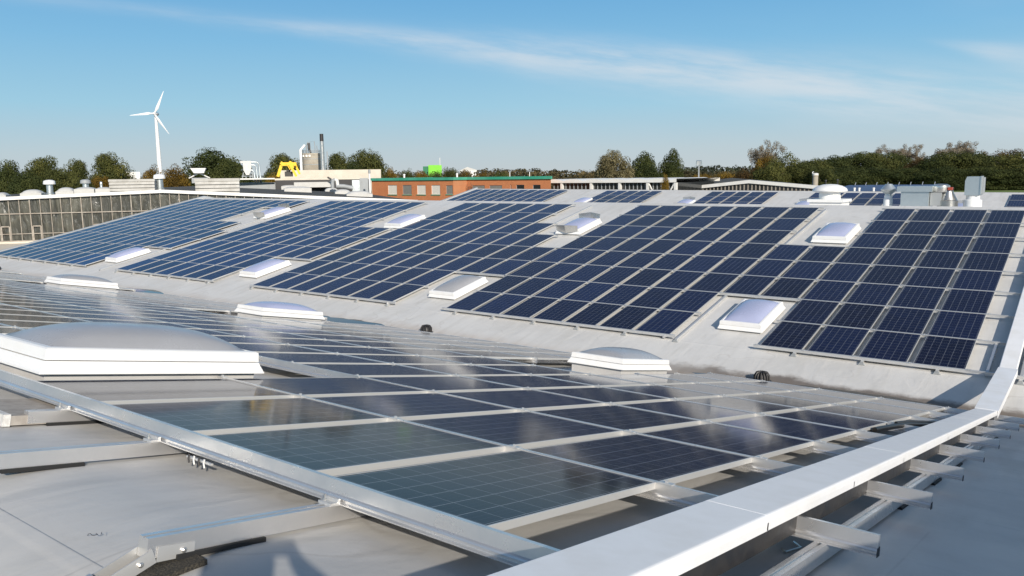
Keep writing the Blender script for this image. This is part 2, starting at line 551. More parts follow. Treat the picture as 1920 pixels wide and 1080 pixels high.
M['grey_blind'] = mat('grey_louvre_blind', (0.20, 0.20, 0.18), 0.6, noise=(3, 0.5, (0.27, 0.26, 0.23)))
M['concrete'] = mat('silo_concrete', (0.42, 0.38, 0.31), 0.9, noise=(0.5, 0.9, (0.31, 0.27, 0.21)))
M['slab'] = mat('paving_slab', (0.40, 0.37, 0.33), 0.9, noise=(14, 0.8, (0.28, 0.25, 0.22)), bump=(40, 0.6, 0.006))
M['foam'] = mat('pale_foam_edge', (0.70, 0.69, 0.66), 0.9, noise=(25, 0.8, (0.5, 0.48, 0.45)), bump=(35, 0.8, 0.01))
M['timber'] = mat('weathered_mullion_paint', (0.37, 0.335, 0.285), 0.75, noise=(3, 0.8, (0.24, 0.20, 0.16)))
M['grass'] = mat('meadow_grass', (0.10, 0.17, 0.03), 0.9, noise=(0.05, 0.8, (0.16, 0.20, 0.05)))
M['earth'] = mat('field_ground', (0.10, 0.11, 0.05), 0.95, noise=(0.02, 0.9, (0.14, 0.12, 0.07)))
M['bark'] = mat('bark', (0.11, 0.09, 0.065), 0.9, noise=(2, 0.6, (0.17, 0.14, 0.11)))
M['rust'] = mat('red_oxide_paint', (0.36, 0.06, 0.03), 0.55)
M['weathered'] = mat('weathered_white_sheet', (0.46, 0.45, 0.42), 0.55, noise=(1.5, 0.8, (0.36, 0.345, 0.31)))
M['roof_light'] = mat('aged_opal_plastic', (0.56, 0.555, 0.53), 0.4, noise=(2, 0.6, (0.46, 0.45, 0.42)))
M['spun'] = mat('dull_spun_zinc', (0.40, 0.40, 0.385), 0.32, 0.85, noise=(4, 0.6, (0.30, 0.30, 0.29)))
M['ink'] = mat('marker_ink', (0.03, 0.03, 0.035), 0.6)
M['tin'] = mat('bright_spun_metal', (0.66, 0.65, 0.62), 0.28, 0.85, noise=(3, 0.5, (0.5, 0.49, 0.47)))
M['blue_roof'] = mat('blue_grey_roof', (0.06, 0.09, 0.17), 0.35, noise=(0.3, 0.4, (0.09, 0.12, 0.2)))


def brick_material():
    m = bpy.data.materials.new('red_brick')
    m.use_nodes = True
    t = m.node_tree
    p = t.nodes['Principled BSDF']
    p.inputs['Roughness'].default_value = 0.85
    tc = t.nodes.new('ShaderNodeTexCoord')
    mp = N(t, 'ShaderNodeMapping')
    mp.inputs['Rotation'].default_value = (radians(90), 0, 0)
    t.links.new(tc.outputs['Object'], mp.inputs[0])
    br = N(t, 'ShaderNodeTexBrick', i_Scale=1.0)
    br.inputs['Color1'].default_value = (0.50, 0.145, 0.045, 1)
    br.inputs['Color2'].default_value = (0.62, 0.205, 0.065, 1)
    br.inputs['Mortar'].default_value = (0.45, 0.24, 0.13, 1)
    br.inputs['Mortar Size'].default_value = 0.012
    br.inputs['Brick Width'].default_value = 0.25
    br.inputs['Row Height'].default_value = 0.083
    t.links.new(mp.outputs[0], br.inputs['Vector'])
    nz = N(t, 'ShaderNodeTexNoise', i_Scale=0.35, i_Detail=6.0, i_Roughness=0.65)
    t.links.new(tc.outputs['Object'], nz.inputs['Vector'])
    mx = N(t, 'ShaderNodeMix', data_type='RGBA')
    t.links.new(smooth(t, nz.outputs[0], 0.4, 0.7, 0.0, 0.45), mx.inputs[0])
    t.links.new(br.outputs['Color'], mx.inputs[6])
    mx.inputs[7].default_value = (0.42, 0.14, 0.055, 1)
    t.links.new(mx.outputs[2], p.inputs['Base Color'])
    return m


M['brick'] = brick_material()


def plastic_material():
    """dark greenish film stretched behind the mullions, creased, catching the sun on its folds"""
    m = bpy.data.materials.new('creased_dark_film')
    m.use_nodes = True
    t = m.node_tree
    p = t.nodes['Principled BSDF']
    p.inputs['Roughness'].default_value = 0.3
    p.inputs['Specular IOR Level'].default_value = 0.7
    tc = t.nodes.new('ShaderNodeTexCoord')
    oi = N(t, 'ShaderNodeObjectInfo')
    off = N(t, 'ShaderNodeCombineXYZ')
    t.links.new(math_node(t, 'MULTIPLY', oi.outputs['Random'], 40.0), off.inputs[0])
    t.links.new(math_node(t, 'MULTIPLY', oi.outputs['Random'], 23.0), off.inputs[2])
    va = N(t, 'ShaderNodeVectorMath', operation='ADD')
    t.links.new(tc.outputs['Object'], va.inputs[0])
    t.links.new(off.outputs[0], va.inputs[1])
    mpf = N(t, 'ShaderNodeMapping')
    mpf.inputs['Scale'].default_value = (1.0, 1.0, 0.28)
    mpf.inputs['Rotation'].default_value = (0.25, 0.2, 0)
    t.links.new(va.outputs[0], mpf.inputs[0])
    n1 = N(t, 'ShaderNodeTexNoise', i_Scale=1.9, i_Detail=3.0, i_Roughness=0.5, i_Distortion=0.9)
    t.links.new(mpf.outputs[0], n1.inputs['Vector'])
    mx = N(t, 'ShaderNodeMix', data_type='RGBA')
    t.links.new(smooth(t, n1.outputs[0], 0.35, 0.75), mx.inputs[0])
    mx.inputs[6].default_value = (0.040, 0.040, 0.032, 1)
    mx.inputs[7].default_value = (0.11, 0.108, 0.085, 1)
    t.links.new(mx.outputs[2], p.inputs['Base Color'])
    b = N(t, 'ShaderNodeBump', i_Strength=0.8, i_Distance=0.22)
    t.links.new(n1.outputs[0], b.inputs['Height'])
    t.links.new(b.outputs[0], p.inputs['Normal'])
    return m


M['film'] = plastic_material()


def water_material():
    m = bpy.data.materials.new('puddle_water')
    m.use_nodes = True
    p = m.node_tree.nodes['Principled BSDF']
    p.inputs['Base Color'].default_value = (0.035, 0.032, 0.027, 1)
    p.inputs['Roughness'].default_value = 0.03
    p.inputs['IOR'].default_value = 1.33
    return m


M['water'] = water_material()

# ------------------------------------------------------------------ the roof's own geometry
A = 0.2059                       # pitch of every slope
TA = tan(A)
PC, PR = 1.1214, 1.68            # spacing of panel columns and rows
DX, YF, ZF = -0.044, 16.098, -2.677
BAY = 31.1
H_MEM, H_MEMF = -0.20, -0.13      # roofing sheet below the panels' face, front and far slope
Y_R0 = -0.98                      # ridge by the photographer
Y_V = 14.68
Y_R1 = 30.2
X_L, X_R = -50.0, 9.0
PW, PL = 0.992, 1.65


def NP(x, s, h=0.0):
    return Vector((x, s * cos(A) + h * sin(A), -s * sin(A) + h * cos(A)))


def sag(x, y):
    """the last bay sinks a little towards the right"""
    return -0.34 * max(0.0, min(1.1, (x + 49) / 50)) if y > 31.0 else 0.0


def FP(x, s, h=0.0, dy=0.0):
    return Vector((x, YF + dy + s * cos(A) - h * sin(A), ZF + s * sin(A) + h * cos(A) + (sag(x, 99) if dy else 0.0)))


VOFF = H_MEM / cos(A)            # the same, measured straight down
VOFF_F = H_MEMF / cos(A)
Y_V = (TA * YF - ZF - VOFF_F + VOFF) / (2 * TA)


R_W = 0.42                       # the ridge is dressed round over this half width


def z_mem(y):
    if abs(y - Y_R0) < R_W:
        d_ = y - Y_R0
        return -Y_R0 * TA + VOFF - TA * (d_ * d_ + R_W * R_W) / (2 * R_W)
    if y < Y_R0:
        return -Y_R0 * TA + VOFF - (Y_R0 - y) * TA
    if y < Y_V:
        return -y * TA + VOFF
    if y < Y_R1:
        return ZF + (y - YF) * TA + VOFF_F
    zr = ZF + (Y_R1 - YF) * TA + VOFF_F
    yy = (y - Y_R1) % BAY
    half = BAY - (Y_R1 - (YF - 1.42))
    return zr - yy * TA if yy < half else zr - half * TA + (yy - half) * TA


GROUND_Z = -8.0
ground = MB()
ground.add([(-2600, -400, GROUND_Z), (2200, -400, GROUND_Z), (2200, 3400, GROUND_Z), (-2600, 3400, GROUND_Z)], [(0, 1, 2, 3)])
tag(ground.build('ground', M['earth']), kind='structure')

V2 = Y_R1 + (BAY - (Y_R1 - (YF - 1.42)))
R2 = Y_R1 + BAY
roof_root = empty('factory_building', (X_L, Y_R0, GROUND_Z), label='long factory building with pale grey pitched roofs carrying the solar panels', cat='building')
LOC0 = Vector((-X_L, -Y_R0, -GROUND_Z))   # children keep world coordinates
roof_edges = [(-14.0, Y_R0), (Y_R0, Y_V), (Y_V, Y_R1), (Y_R1, V2), (V2, R2), (R2, R2 + 15.4)]
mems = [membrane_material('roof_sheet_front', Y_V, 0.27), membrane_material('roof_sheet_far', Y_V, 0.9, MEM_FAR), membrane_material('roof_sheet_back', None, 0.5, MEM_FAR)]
for i, (y0, y1) in enumerate(roof_edges):
    b = MB()
    xr = X_R if i < 2 else 14.0
    yy = [y0, y1]
    if i == 0:
        yy = [y0] + [Y_R0 - R_W + R_W * j / 8 for j in range(9)]
    if i == 1:
        yy = [Y_R0 + R_W * j / 8 for j in range(9)] + [y1]
    e_ = 1e-6
    zz = [z_mem(min(max(y, y0 + e_), y1 - e_)) for y in yy]
    b.add([(x_, y, z + sag(x_, y)) for y, z in zip(yy, zz) for x_ in (X_L, xr)], [(2 * j, 2 * j + 1, 2 * j + 3, 2 * j + 2) for j in range(len(yy) - 1)])
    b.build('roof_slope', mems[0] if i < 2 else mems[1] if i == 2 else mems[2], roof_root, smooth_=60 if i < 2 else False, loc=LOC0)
gb = MB()
ys = [-14.0, Y_R0, Y_V, Y_R1, V2, R2, R2 + 15.4]
top = [(X_L - 0.02, y, z_mem(y) - 0.03) for y in ys]
gb.add(top + [(X_L - 0.02, ys[-1], GROUND_Z), (X_L - 0.02, ys[0], GROUND_Z)], [tuple(range(len(ys) + 2))])
gb.build('gable_wall', M['cream'], roof_root, loc=LOC0)
eb = MB()
eb.box(X_L, 14, R2 + 15.4, R2 + 15.6, GROUND_Z, z_mem(R2 + 15.39) - 0.45)
eb.build('eaves_wall', M['cream'], roof_root, loc=LOC0)
vb = MB()
for y0, y1 in roof_edges[1:5]:
    z0, z1 = z_mem(y0 + 1e-6), z_mem(y1 - 1e-6)
    vb.add([(X_L - 0.06, y0, z0 - 0.12), (X_L + 0.10, y0, z0 - 0.12), (X_L + 0.10, y0, z0 + 0.14), (X_L - 0.06, y0, z0 + 0.14),
            (X_L - 0.06, y1, z1 - 0.12), (X_L + 0.10, y1, z1 - 0.12), (X_L + 0.10, y1, z1 + 0.14), (X_L - 0.06, y1, z1 + 0.14)],
           [(0, 1, 2, 3), (4, 7, 6, 5), (0, 4, 5, 1), (1, 5, 6, 2), (2, 6, 7, 3), (3, 7, 4, 0)])
vb.build('verge_trim', M['alu_dull'], roof_root, loc=LOC0)
# unseen wall added right of the camera to shade the strip beyond the cap
wall = MB()
pts0 = [(-1.4, 1.06), (12.6, 1.07)]
for (ya, ha), (yb, hb) in zip(pts0[:-1], pts0[1:]):
    za, zb = z_mem(max(ya, Y_R0)), z_mem(yb)
    wall.add([(3.0, ya, za - 0.3), (3.3, ya, za - 0.3), (3.3, yb, zb - 0.3), (3.0, yb, zb - 0.3), (3.0, ya, za + ha), (3.3, ya, za + ha), (3.3, yb, zb + hb), (3.0, yb, zb + hb)],
             [(0, 3, 2, 1), (4, 5, 6, 7), (0, 1, 5, 4), (1, 2, 6, 5), (2, 3, 7, 6), (3, 0, 4, 7)])
wall.build('added_shade_wall', M['white_paint'], roof_root, loc=LOC0)

# puddles standing in the valley
zv = z_mem(Y_V)


def puddle(x0, x1, wmax, seed, label, lev=0.105):
    r = random.Random(seed)
    n = max(10, int((x1 - x0) * 4))
    lo, hi = [], []
    for i in range(n + 1):
        t = i / n
        x = x0 + (x1 - x0) * t
        w = wmax * (sin(pi * t) ** 0.55) * (0.75 + 0.25 * sin(7 * t + seed) + r.uniform(-0.12, 0.12)) + 0.005
        w = max(0.004, w)
        lo.append((x, Y_V - w, zv + lev))
        hi.append((x, Y_V + w, zv + lev))
    b = MB()
    b.add(lo + hi, [(i, i + 1, n + 2 + i, n + 1 + i) for i in range(n)])
    o = b.build('puddle', M['water'])
    tag(o, label, 'puddle', None, 'structure')


puddle(-21.5, -15.4, 0.56, 1, 'rain puddle in the roof valley behind the second skylight')
puddle(-33.5, -28.0, 0.56, 2, 'rain puddle in the roof valley far to the left')
puddle(-5.4, 0.6, 0.42, 3, 'dark wet strip in the roof valley beside the white cap', 0.085)


# ------------------------------------------------------------------ solar panels
def panel_frame_mesh():
    b = MB()
    t, lip = 0.040, 0.0085
    rect = lambda i, z: [(i, i, z), (PW - i, i, z), (PW - i, PL - i, z), (i, PL - i, z)]
    rs = [rect(0.0, -t), rect(0.0, -0.0012), rect(0.0012, 0.0), rect(lip, 0.0), rect(lip, -0.004)]
    b.rings(rs, cap0=False, cap1=False)
    b.rings([rect(0.03, -t), rect(0.0, -t)], cap0=False, cap1=False)
    return b


def panel_glass_mesh(b=None, M4=None, uvoff=(0, 0), uvs=None):
    lip = 0.0078
    vs = [Vector(p) for p in ((lip, lip, -0.0022), (PW - lip, lip, -0.0022), (PW - lip, PL - lip, -0.0022), (lip, PL - lip, -0.0022))]
    if M4 is not None:
        vs = [M4 @ p for p in vs]
    b.add(vs, [(0, 1, 2, 3)])
    e = 0.002
    uvs += [(uvoff[0] + e, uvoff[1] + e), (uvoff[0] + 1 - e, uvoff[1] + e), (uvoff[0] + 1 - e, uvoff[1] + 1 - e), (uvoff[0] + e, uvoff[1] + 1 - e)]


def set_uv(o, uvs):
    me = o.data
    lay = me.uv_layers.new(name='UVMap')
    for l in me.loops:
        lay.data[l.index].uv = uvs[l.vertex_index]


def back_sheet(b, M4=None):
    vs = [Vector(p) for p in ((0.012, 0.012, -0.008), (PW - 0.012, 0.012, -0.008), (PW - 0.012, PL - 0.012, -0.008), (0.012, PL - 0.012, -0.008))]
    if M4 is not None:
        vs = [M4 @ p for p in vs]
    b.add(vs, [(3, 2, 1, 0)])


def project(P):
    d = P - CAM
    z = d.dot(FWD)
    if z <= 0.1:
        return None
    return (960 + F_PX * d.dot(RIGHT) / z, 540 - F_PX * d.dot(UP) / z)


panels = []      # (matrix, tint, label, group)


def seen_area(M4):
    q = [project(M4 @ Vector(p)) for p in ((0, 0, 0), (PW, 0, 0), (PW, PL, 0), (0, PL, 0))]
    if any(x is None for x in q):
        return 0, False
    a = 0
    for i in range(4):
        x0, y0 = q[i]
        x1, y1 = q[(i + 1) % 4]
        a += x0 * y1 - x1 * y0
    xs, ys_ = [x for x, y in q], [y for x, y in q]
    vis = max(xs) > -260 and min(xs) < 2180 and max(ys_) > 0 and min(ys_) < 1250
    inside = max(0, min(max(xs), 1920) - max(min(xs), 0)) / max(1, max(xs) - min(xs))
    return abs(a) / 2 * inside, vis


def m_near(c, k, h=0.0):
    P = NP(-(c + 1) * PC + (PC - PW) / 2, k * PR + 0.015, h)
    return Matrix.Translation(P) @ Matrix.Rotation(-A, 4, 'X')


def m_far(c, k, dy=0.0, h=0.0):
    P = FP(DX - (c + 1) * PC + (PC - PW) / 2, k * PR + 0.015, h, dy)
    return Matrix.Translation(P) @ Matrix.Rotation(A, 4, 'X')


near_open = [({4, 5}, {0, 1}), ({4, 5}, {5, 6, 7}), ({13, 14}, {0, 1}), ({13, 14}, {5, 6, 7}), ({23, 24}, {0, 1}), ({23, 24}, {5, 6, 7}), ({32, 33}, {0, 1}), ({32, 33}, {5, 6, 7})]


def near_has(c, k):
    if not (0 <= c < 43 and 0 <= k < 8):
        return False
    return not any(c in cs and k in ks for cs, ks in near_open)


for c in range(43):
    for k in range(8):
        if near_has(c, k):
            lab = 'glossy solar panel, front slope, %s row down, %s left of the white cap' % (ordinal(k + 1), ordinal(c + 1))
            panels.append((m_near(c, k), (1.1, 1.05, 0.9, 1), lab, 'solar panels on the front roof slope'))

# far slope blocks: column offset (from the right edge), and for each row the first and last column
BL = [
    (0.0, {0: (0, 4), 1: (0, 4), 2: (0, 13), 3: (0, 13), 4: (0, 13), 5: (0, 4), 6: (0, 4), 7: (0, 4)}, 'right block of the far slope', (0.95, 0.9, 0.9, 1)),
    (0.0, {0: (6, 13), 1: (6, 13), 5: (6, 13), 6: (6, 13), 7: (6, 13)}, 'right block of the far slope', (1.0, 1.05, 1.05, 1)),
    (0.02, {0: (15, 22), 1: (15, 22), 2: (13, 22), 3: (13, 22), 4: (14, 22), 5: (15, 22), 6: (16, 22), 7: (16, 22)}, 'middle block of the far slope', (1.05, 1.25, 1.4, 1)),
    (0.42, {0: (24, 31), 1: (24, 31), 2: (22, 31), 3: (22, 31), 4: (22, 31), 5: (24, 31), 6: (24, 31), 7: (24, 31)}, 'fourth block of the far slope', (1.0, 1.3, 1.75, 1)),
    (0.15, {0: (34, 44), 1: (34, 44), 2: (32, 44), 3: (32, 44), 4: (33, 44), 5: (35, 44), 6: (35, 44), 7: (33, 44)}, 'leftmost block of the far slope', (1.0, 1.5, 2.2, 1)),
]
for off, rows, phrase, tint in BL:
    for k, (c0, c1) in rows.items():
        for c in range(c0, c1):
            first = 0 if 'right block' in phrase else c0
            tt = tint
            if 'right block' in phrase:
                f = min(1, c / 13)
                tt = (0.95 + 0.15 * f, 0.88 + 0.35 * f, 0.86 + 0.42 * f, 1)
            lab = 'blue solar panel, %s row up, %s from right, %s' % (ordinal(k + 1), ordinal(c - first + 1), phrase)
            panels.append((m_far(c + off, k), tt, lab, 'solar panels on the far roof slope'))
CB = [(34.0, 10), (25.4, 5), (16.5, 5), (8.1, 6), (-1.3, 4)]
for bi, (c0, n) in enumerate(CB):
    for k in range(3, 8):
        for c in range(n):
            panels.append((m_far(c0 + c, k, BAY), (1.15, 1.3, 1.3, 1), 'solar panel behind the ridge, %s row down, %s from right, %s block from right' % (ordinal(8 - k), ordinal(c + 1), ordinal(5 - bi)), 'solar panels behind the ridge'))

scored = []
for i, (M4, tint, lab, grp) in enumerate(panels):
    a, vis = seen_area(M4)
    if vis:
        scored.append((a, i))
scored.sort(reverse=True)
N_IND = 296
fm = panel_frame_mesh()
proto_f = fm.build('frame', M['frame'])
gbm, uvs = MB(), []
panel_glass_mesh(gbm, None, (0, 0), uvs)
proto_g = gbm.build('cell_glass', M['glass'])
set_uv(proto_g, uvs)
bbm = MB()
back_sheet(bbm)
proto_b = bbm.build('back_sheet', M['white_pvc'])
first = True
for a, i in scored[:N_IND]:
    M4, tint, lab, grp = panels[i]
    e = bpy.data.objects.new('solar_panel', None)
    e.empty_display_size = 0.1
    COL.objects.link(e)
    e.matrix_world = M4
    tag(e, lab, 'solar panel', grp)
    kids = []
    for pr_ in (proto_f, proto_g, proto_b):
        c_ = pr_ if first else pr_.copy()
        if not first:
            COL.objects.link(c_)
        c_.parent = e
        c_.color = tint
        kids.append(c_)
    first = False
# the rest, too many to count one by one: one object
rest = [i for a, i in scored[N_IND:]]
fr, gl, uvs, bs = MB(), MB(), [], MB()
for q, i in enumerate(rest):
    M4 = panels[i][0]
    src = panel_frame_mesh()
    fr.add([M4 @ Vector(v) for v in src.v], src.f)
    panel_glass_mesh(gl, M4, (q % 23, q // 23), uvs)
far_panels = fr.build('far_solar_panels', M['frame'])
g_o = gl.build('cell_glass', M['glass'], far_panels)
set_uv(g_o, uvs)
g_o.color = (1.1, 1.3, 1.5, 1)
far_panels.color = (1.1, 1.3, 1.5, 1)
tag(far_panels, 'the many small distant solar panels along the valley and behind the ridge', 'solar panels', None, 'stuff')

# ------------------------------------------------------------------ rails
RAIL = [(-0.015, 0.006), (0.015, 0.006), (0.015, -0.10), (-0.040, -0.10), (-0.040, -0.094), (-0.024, -0.089), (-0.024, -0.078), (-0.030, -0.074), (-0.026, -0.064), (-0.017, -0.058)]

BASE_RAIL = [(-0.032, -0.100), (-0.008, -0.100), (-0.008, -0.110), (0.008, -0.110), (0.008, -0.100), (0.032, -0.100), (0.036, -0.180), (-0.036, -0.180)]
FBASE_RAIL = [(-0.03, -0.058), (0.03, -0.058), (0.034, -0.118), (-0.034, -0.118)]
RAIL_F = [(-0.018, 0.006), (0.018, 0.006), (0.018, -0.02), (0.028, -0.058), (-0.030, -0.058), (-0.030, -0.052), (-0.02, -0.048)]


def rail_runs(has, k, cmax):
    """column runs where a row above or below line k carries panels"""
    runs, cur = [], None
    for c in range(cmax + 1):
        on = has(c, k - 1) or has(c, k)
        if on and cur is None:
            cur = c
        if not on and cur is not None:
            runs.append((cur, c))
            cur = None
    if cur is not None:
        runs.append((cur, cmax + 1))
    return runs


def clamp_mb(b, P, M3):
    Mx = Matrix.Translation(P) @ M3
    b.box(-0.045, 0.045, -0.028, 0.028, 0.003, 0.011, Mx)
    b.box(-0.008, 0.008, -0.008, 0.008, 0.011, 0.024, Mx)


RX = Matrix.Rotation(-A, 4, 'X')
RXF = Matrix.Rotation(A, 4, 'X')
Yn, Zn = RX @ Vector((0, 1, 0)), RX @ Vector((0, 0, 1))
Yf_, Zf_ = RXF @ Vector((0, 1, 0)), RXF @ Vector((0, 0, 1))
for k in range(0, 9):
    for ri, (c0, c1) in enumerate(rail_runs(near_has, k, 42)):
        if c0 > 36:
            continue
        xa = -c0 * PC + (1.17 if c0 == 0 and k > 0 else 0.40 if c0 == 0 else 0.06)
        xb = -c1 * PC - (4.2 if (k == 0 and c0 == 0) else 0.06)
        P0 = NP(xa, k * PR)
        where = 'above the first panel row' if k == 0 else 'below the last panel row' if k == 8 else 'under the %s panel row' % ordinal(k)
        root = empty('mounting_rail', P0, label='aluminium rail %s of front slope, %s run' % (where, ordinal(ri + 1)), cat='rail', group='mounting rails along the front slope')
        b = MB()
        b.prism(RAIL, (0, 0, 0), (xb - xa, 0, 0), Yn, Zn)
        b.build('rail_profile', M['alu'], root)
        if c0 == 0:
            cb = MB()
            cb.prism([(0.016, -0.055), (0.016, -0.101), (-0.041, -0.101), (-0.030, -0.06)], (-0.001, 0, 0), (0.004, 0, 0), Yn, Zn)
            cb.build('end_cap', M['dark'], root)
        for c in range(c0, c1 + 1):
            if c <= 8 and k > 0:
                cl = MB()
                clamp_mb(cl, NP(-c * PC - (0.0), k * PR) - P0, RX)
                cl.build('clamp', M['alu_dull'], root)
# the tall edge rail beside the first row carries long splice plates
far_sets = []


def far_has_factory(rows, off):
    def has(c, k):
        return k in rows and rows[k][0] <= c < rows[k][1]
    return has


merged = {k: (0, 13) for k in (2, 3, 4)}


def has_right(c, k):
    if k in (2, 3, 4):
        return 0 <= c < 13
    return (0 <= c < 4 or 6 <= c < 13) and 0 <= k < 8


far_blocks = [(0.0, has_right, 14, 'right block')] + [(BL[i][0], far_has_factory(BL[i][1], 0), 46, n) for i, n in ((2, 'middle block'), (3, 'fourth block'), (4, 'leftmost block'))]
for off, has, cm, nm in far_blocks:
    for k in range(0, 9):
        for ri, (c0, c1) in enumerate(rail_runs(has, k, cm)):
            xa = DX - (c0 + off) * PC + 0.10
            if nm == 'right block' and c0 == 0:
                xa = 1.25
            xb = DX - (c1 + off) * PC - 0.08
            P0 = FP(xa, k * PR)
            root = empty('mounting_rail', P0, label='aluminium rail, %s line up the far slope, %s, %s run' % (ordinal(k + 1), nm, ordinal(ri + 1)), cat='rail', group='mounting rails along the far slope')
            b = MB()
            prof = RAIL_F
            b.prism(prof, (0, 0, 0), (xb - xa, 0, 0), Yf_, Zf_)
            b.build('rail_profile', M['alu_dull'], root)
            if nm == 'right block':
                for c in range(c0, c1 + 1):
                    cl = MB()
                    clamp_mb(cl, FP(DX - c * PC, k * PR) - P0, RXF)
                    cl.build('clamp', M['alu_dull'], root)
            if nm == 'leftmost block' and False:
                pass
for off, n in ((34.0, 10), (25.4, 5), (16.5, 5), (8.1, 6), (-1.3, 4)):
    pass

skyl_x_near = [-4.6, -15.0, -25.9, -36.5]
skyl_x_far = [-4.73, -14.98, -25.7, -37.0]


def base_rail(name_label, x, s0, s1, fp, Xd, Zd, pads=True, mat_=None):
    P0 = fp(x, s0, H_MEM if fp is NP else H_MEMF)
    root = empty('support_rail', P0, label=name_label, cat='rail', group='slope-wise support rails under the panels')
    b = MB()
    b.prism(BASE_RAIL if fp is NP else FBASE_RAIL, fp(x, s0) - P0, fp(x, s1) - P0, Vector((1, 0, 0)), Zd)
    b.build('rail_profile', mat_ or M['alu'], root)
    if pads:
        s = s0 + 0.12
        yd = (fp(x, s1) - fp(x, s0)).normalized()
        while s < s1 - 0.2:
            q = fp(x, s, -0.190) - P0
            pb = MB()
            pb.prism([(-0.055, -0.0095), (0.055, -0.0095), (0.052, 0.0098), (-0.052, 0.0098)], q, q + yd * 0.42, Vector((1, 0, 0)), Zd)
            s += 1.5
            pb.build('rubber_pad', M['rubber'], root)
    return root


# front slope: the three that show their upper ends, one under the cap, and the rest below the panels
base_rail('aluminium support rail running to the ridge, bent over it at the rubber mat', -0.95, -1.0, 13.6, NP, None, Zn)
base_rail('aluminium support rail left of the bent one, running out of the picture', -2.56, -2.0 + 0.98, 13.6, NP, None, Zn)
base_rail('short ended aluminium support rail beside the pale slab', -3.72, -0.30, 13.6, NP, None, Zn)
base_rail('aluminium support rail lying under the outer edge of the white cap', 0.90, -1.0, 12.9, NP, None, Zn)
x = -5.9
q = 4
while x > -40:
    if not any(sx - 1.35 < x < sx + 0.1 for sx in skyl_x_near):
        base_rail('%s support rail from the right under the front panels' % ordinal(q), x, 3.4 if x > -7 else 0.1, 13.55, NP, None, Zn, pads=False)
        q += 1
    x -= 1.55
x = 0.88
q = 1
while x > -49:
    hitx = any(sx - 1.3 < x < sx + 0.08 for sx in skyl_x_far)
    s0 = -0.09
    if not hitx:
        lab = '%s support rail from the right, its end showing below the far panels' % ordinal(q)
        root = base_rail(lab, x, s0, 13.5, FP, None, Zf_, pads=False, mat_=M['alu_dull'])
        P0 = root.location
        fb = MB()
        fq = FP(x, -0.10, -0.10) - P0
        fb.prism([(-0.075, -0.028), (0.075, -0.028), (0.045, 0.02), (-0.045, 0.02)], fq, fq - Yf_ * 0.05, Vector((1, 0, 0)), Zf_)
        fb.build('foot', M['galv_grey'], root)
    q += 1
    x -= 1.5
# bare rails left lying beside the last column of the middle blocks
for x0, s0, s1, lab in ((-6.98, -0.05, 3.5, 'bare rail beside the lower right corner of the second panel group'), (-17.15, -0.05, 3.4, 'bare rail beside the lower right corner of the middle block'),
                        (-27.85, -0.05, 3.4, 'bare rail beside the lower right corner of the fourth block'), (0.28, 0.02, 1.75, 'short upright rail between the right block and the white cap')):
    P0 = FP(x0, s0)
    b = MB()
    b.prism([(-0.028, -0.03), (0.028, -0.03), (0.034, -0.10), (-0.034, -0.10)], (0, 0, 0), FP(x0, s1) - P0, Vector((1, 0, 0)), Zf_)
    o = b.build('spare_rail', M['alu'], loc=P0)
    tag(o, lab, 'rail')

# the rail bent over the ridge, with its hinge plates, screws and rubber mat
P0 = Vector((-0.95, Y_R0 - 0.10, z_mem(Y_R0 - 0.10)))
BZ = -H_MEM
bent = empty('bent_rail', P0, label='aluminium rail bent over the near ridge with screwed hinge plates', cat='rail')
dn = Vector((0, -cos(A), -sin(A)))
zn2 = Vector((0, -sin(A), cos(A)))
b = MB()
s_ = dn * 0.10
sec = [(p[0], p[1] + BZ) for p in BASE_RAIL]
b.prism(sec, s_, s_ + dn * 2.6, Vector((1, 0, 0)), zn2)
b.build('rail_profile', M['alu'], bent)
hp = MB()
ridge_p = Vector((0, 0.10, 0.0))
for sx in (-0.040, 0.040):
    a0 = ridge_p + NP(0, 0, 0) * 0 + Vector((sx, 0, 0))
    for (dirv, zv_, L) in ((Yn, Zn, 0.16), (dn, zn2, 0.22)):
        p0 = ridge_p + Vector((sx, 0, 0.05))
        hp.add([p0 + zv_ * 0.0 + Vector((-.002, 0, 0)), p0 + dirv * L + Vector((-.002, 0, 0)), p0 + dirv * L + zv_ * 0.055 + Vector((-.002, 0, 0)), p0 + zv_ * 0.06 + Vector((-.002, 0, 0)),
                p0 + zv_ * 0.0 + Vector((.002, 0, 0)), p0 + dirv * L + Vector((.002, 0, 0)), p0 + dirv * L + zv_ * 0.055 + Vector((.002, 0, 0)), p0 + zv_ * 0.06 + Vector((.002, 0, 0))],
               [(0, 1, 2, 3), (7, 6, 5, 4), (0, 4, 5, 1), (1, 5, 6, 2), (2, 6, 7, 3), (3, 7, 4, 0)])
hp.build('hinge_plate', M['alu_dull'], bent)
for dirv, zv_, L in ((Yn, Zn, 0.11), (dn, zn2, 0.06), (dn, zn2, 0.19)):
    sc_ = MB()
    c0 = ridge_p + Vector((0.043, 0, 0.05)) + dirv * L + zv_ * 0.03
    sc_.lathe([(0.011, 0), (0.011, 0.006), (0.006, 0.010)], 10, M=Matrix.Translation(c0) @ Matrix.Rotation(radians(90), 4, 'Y'))
    sc_.build('screw', M['tin'], bent)
mb_ = MB()
nseg = 10
prof = []
for i in range(nseg + 1):
    t = -0.40 + 0.56 * i / nseg
    zz = z_mem(P0.y + 0.10 + t) - P0.z
    prof.append((t + 0.10, zz + 0.004, 0.022))
for i in range(nseg):
    (ya, za, h), (yb, zb, _) = prof[i], prof[i + 1]
    mb_.box(-0.13, 0.13, 0, 1, 0, 1, Matrix(((1, 0, 0, 0), (0, yb - ya, 0, ya), (0, zb - za, h, za), (0, 0, 0, 1))))
mb_.build('rubber_mat', M['granulate'], bent)

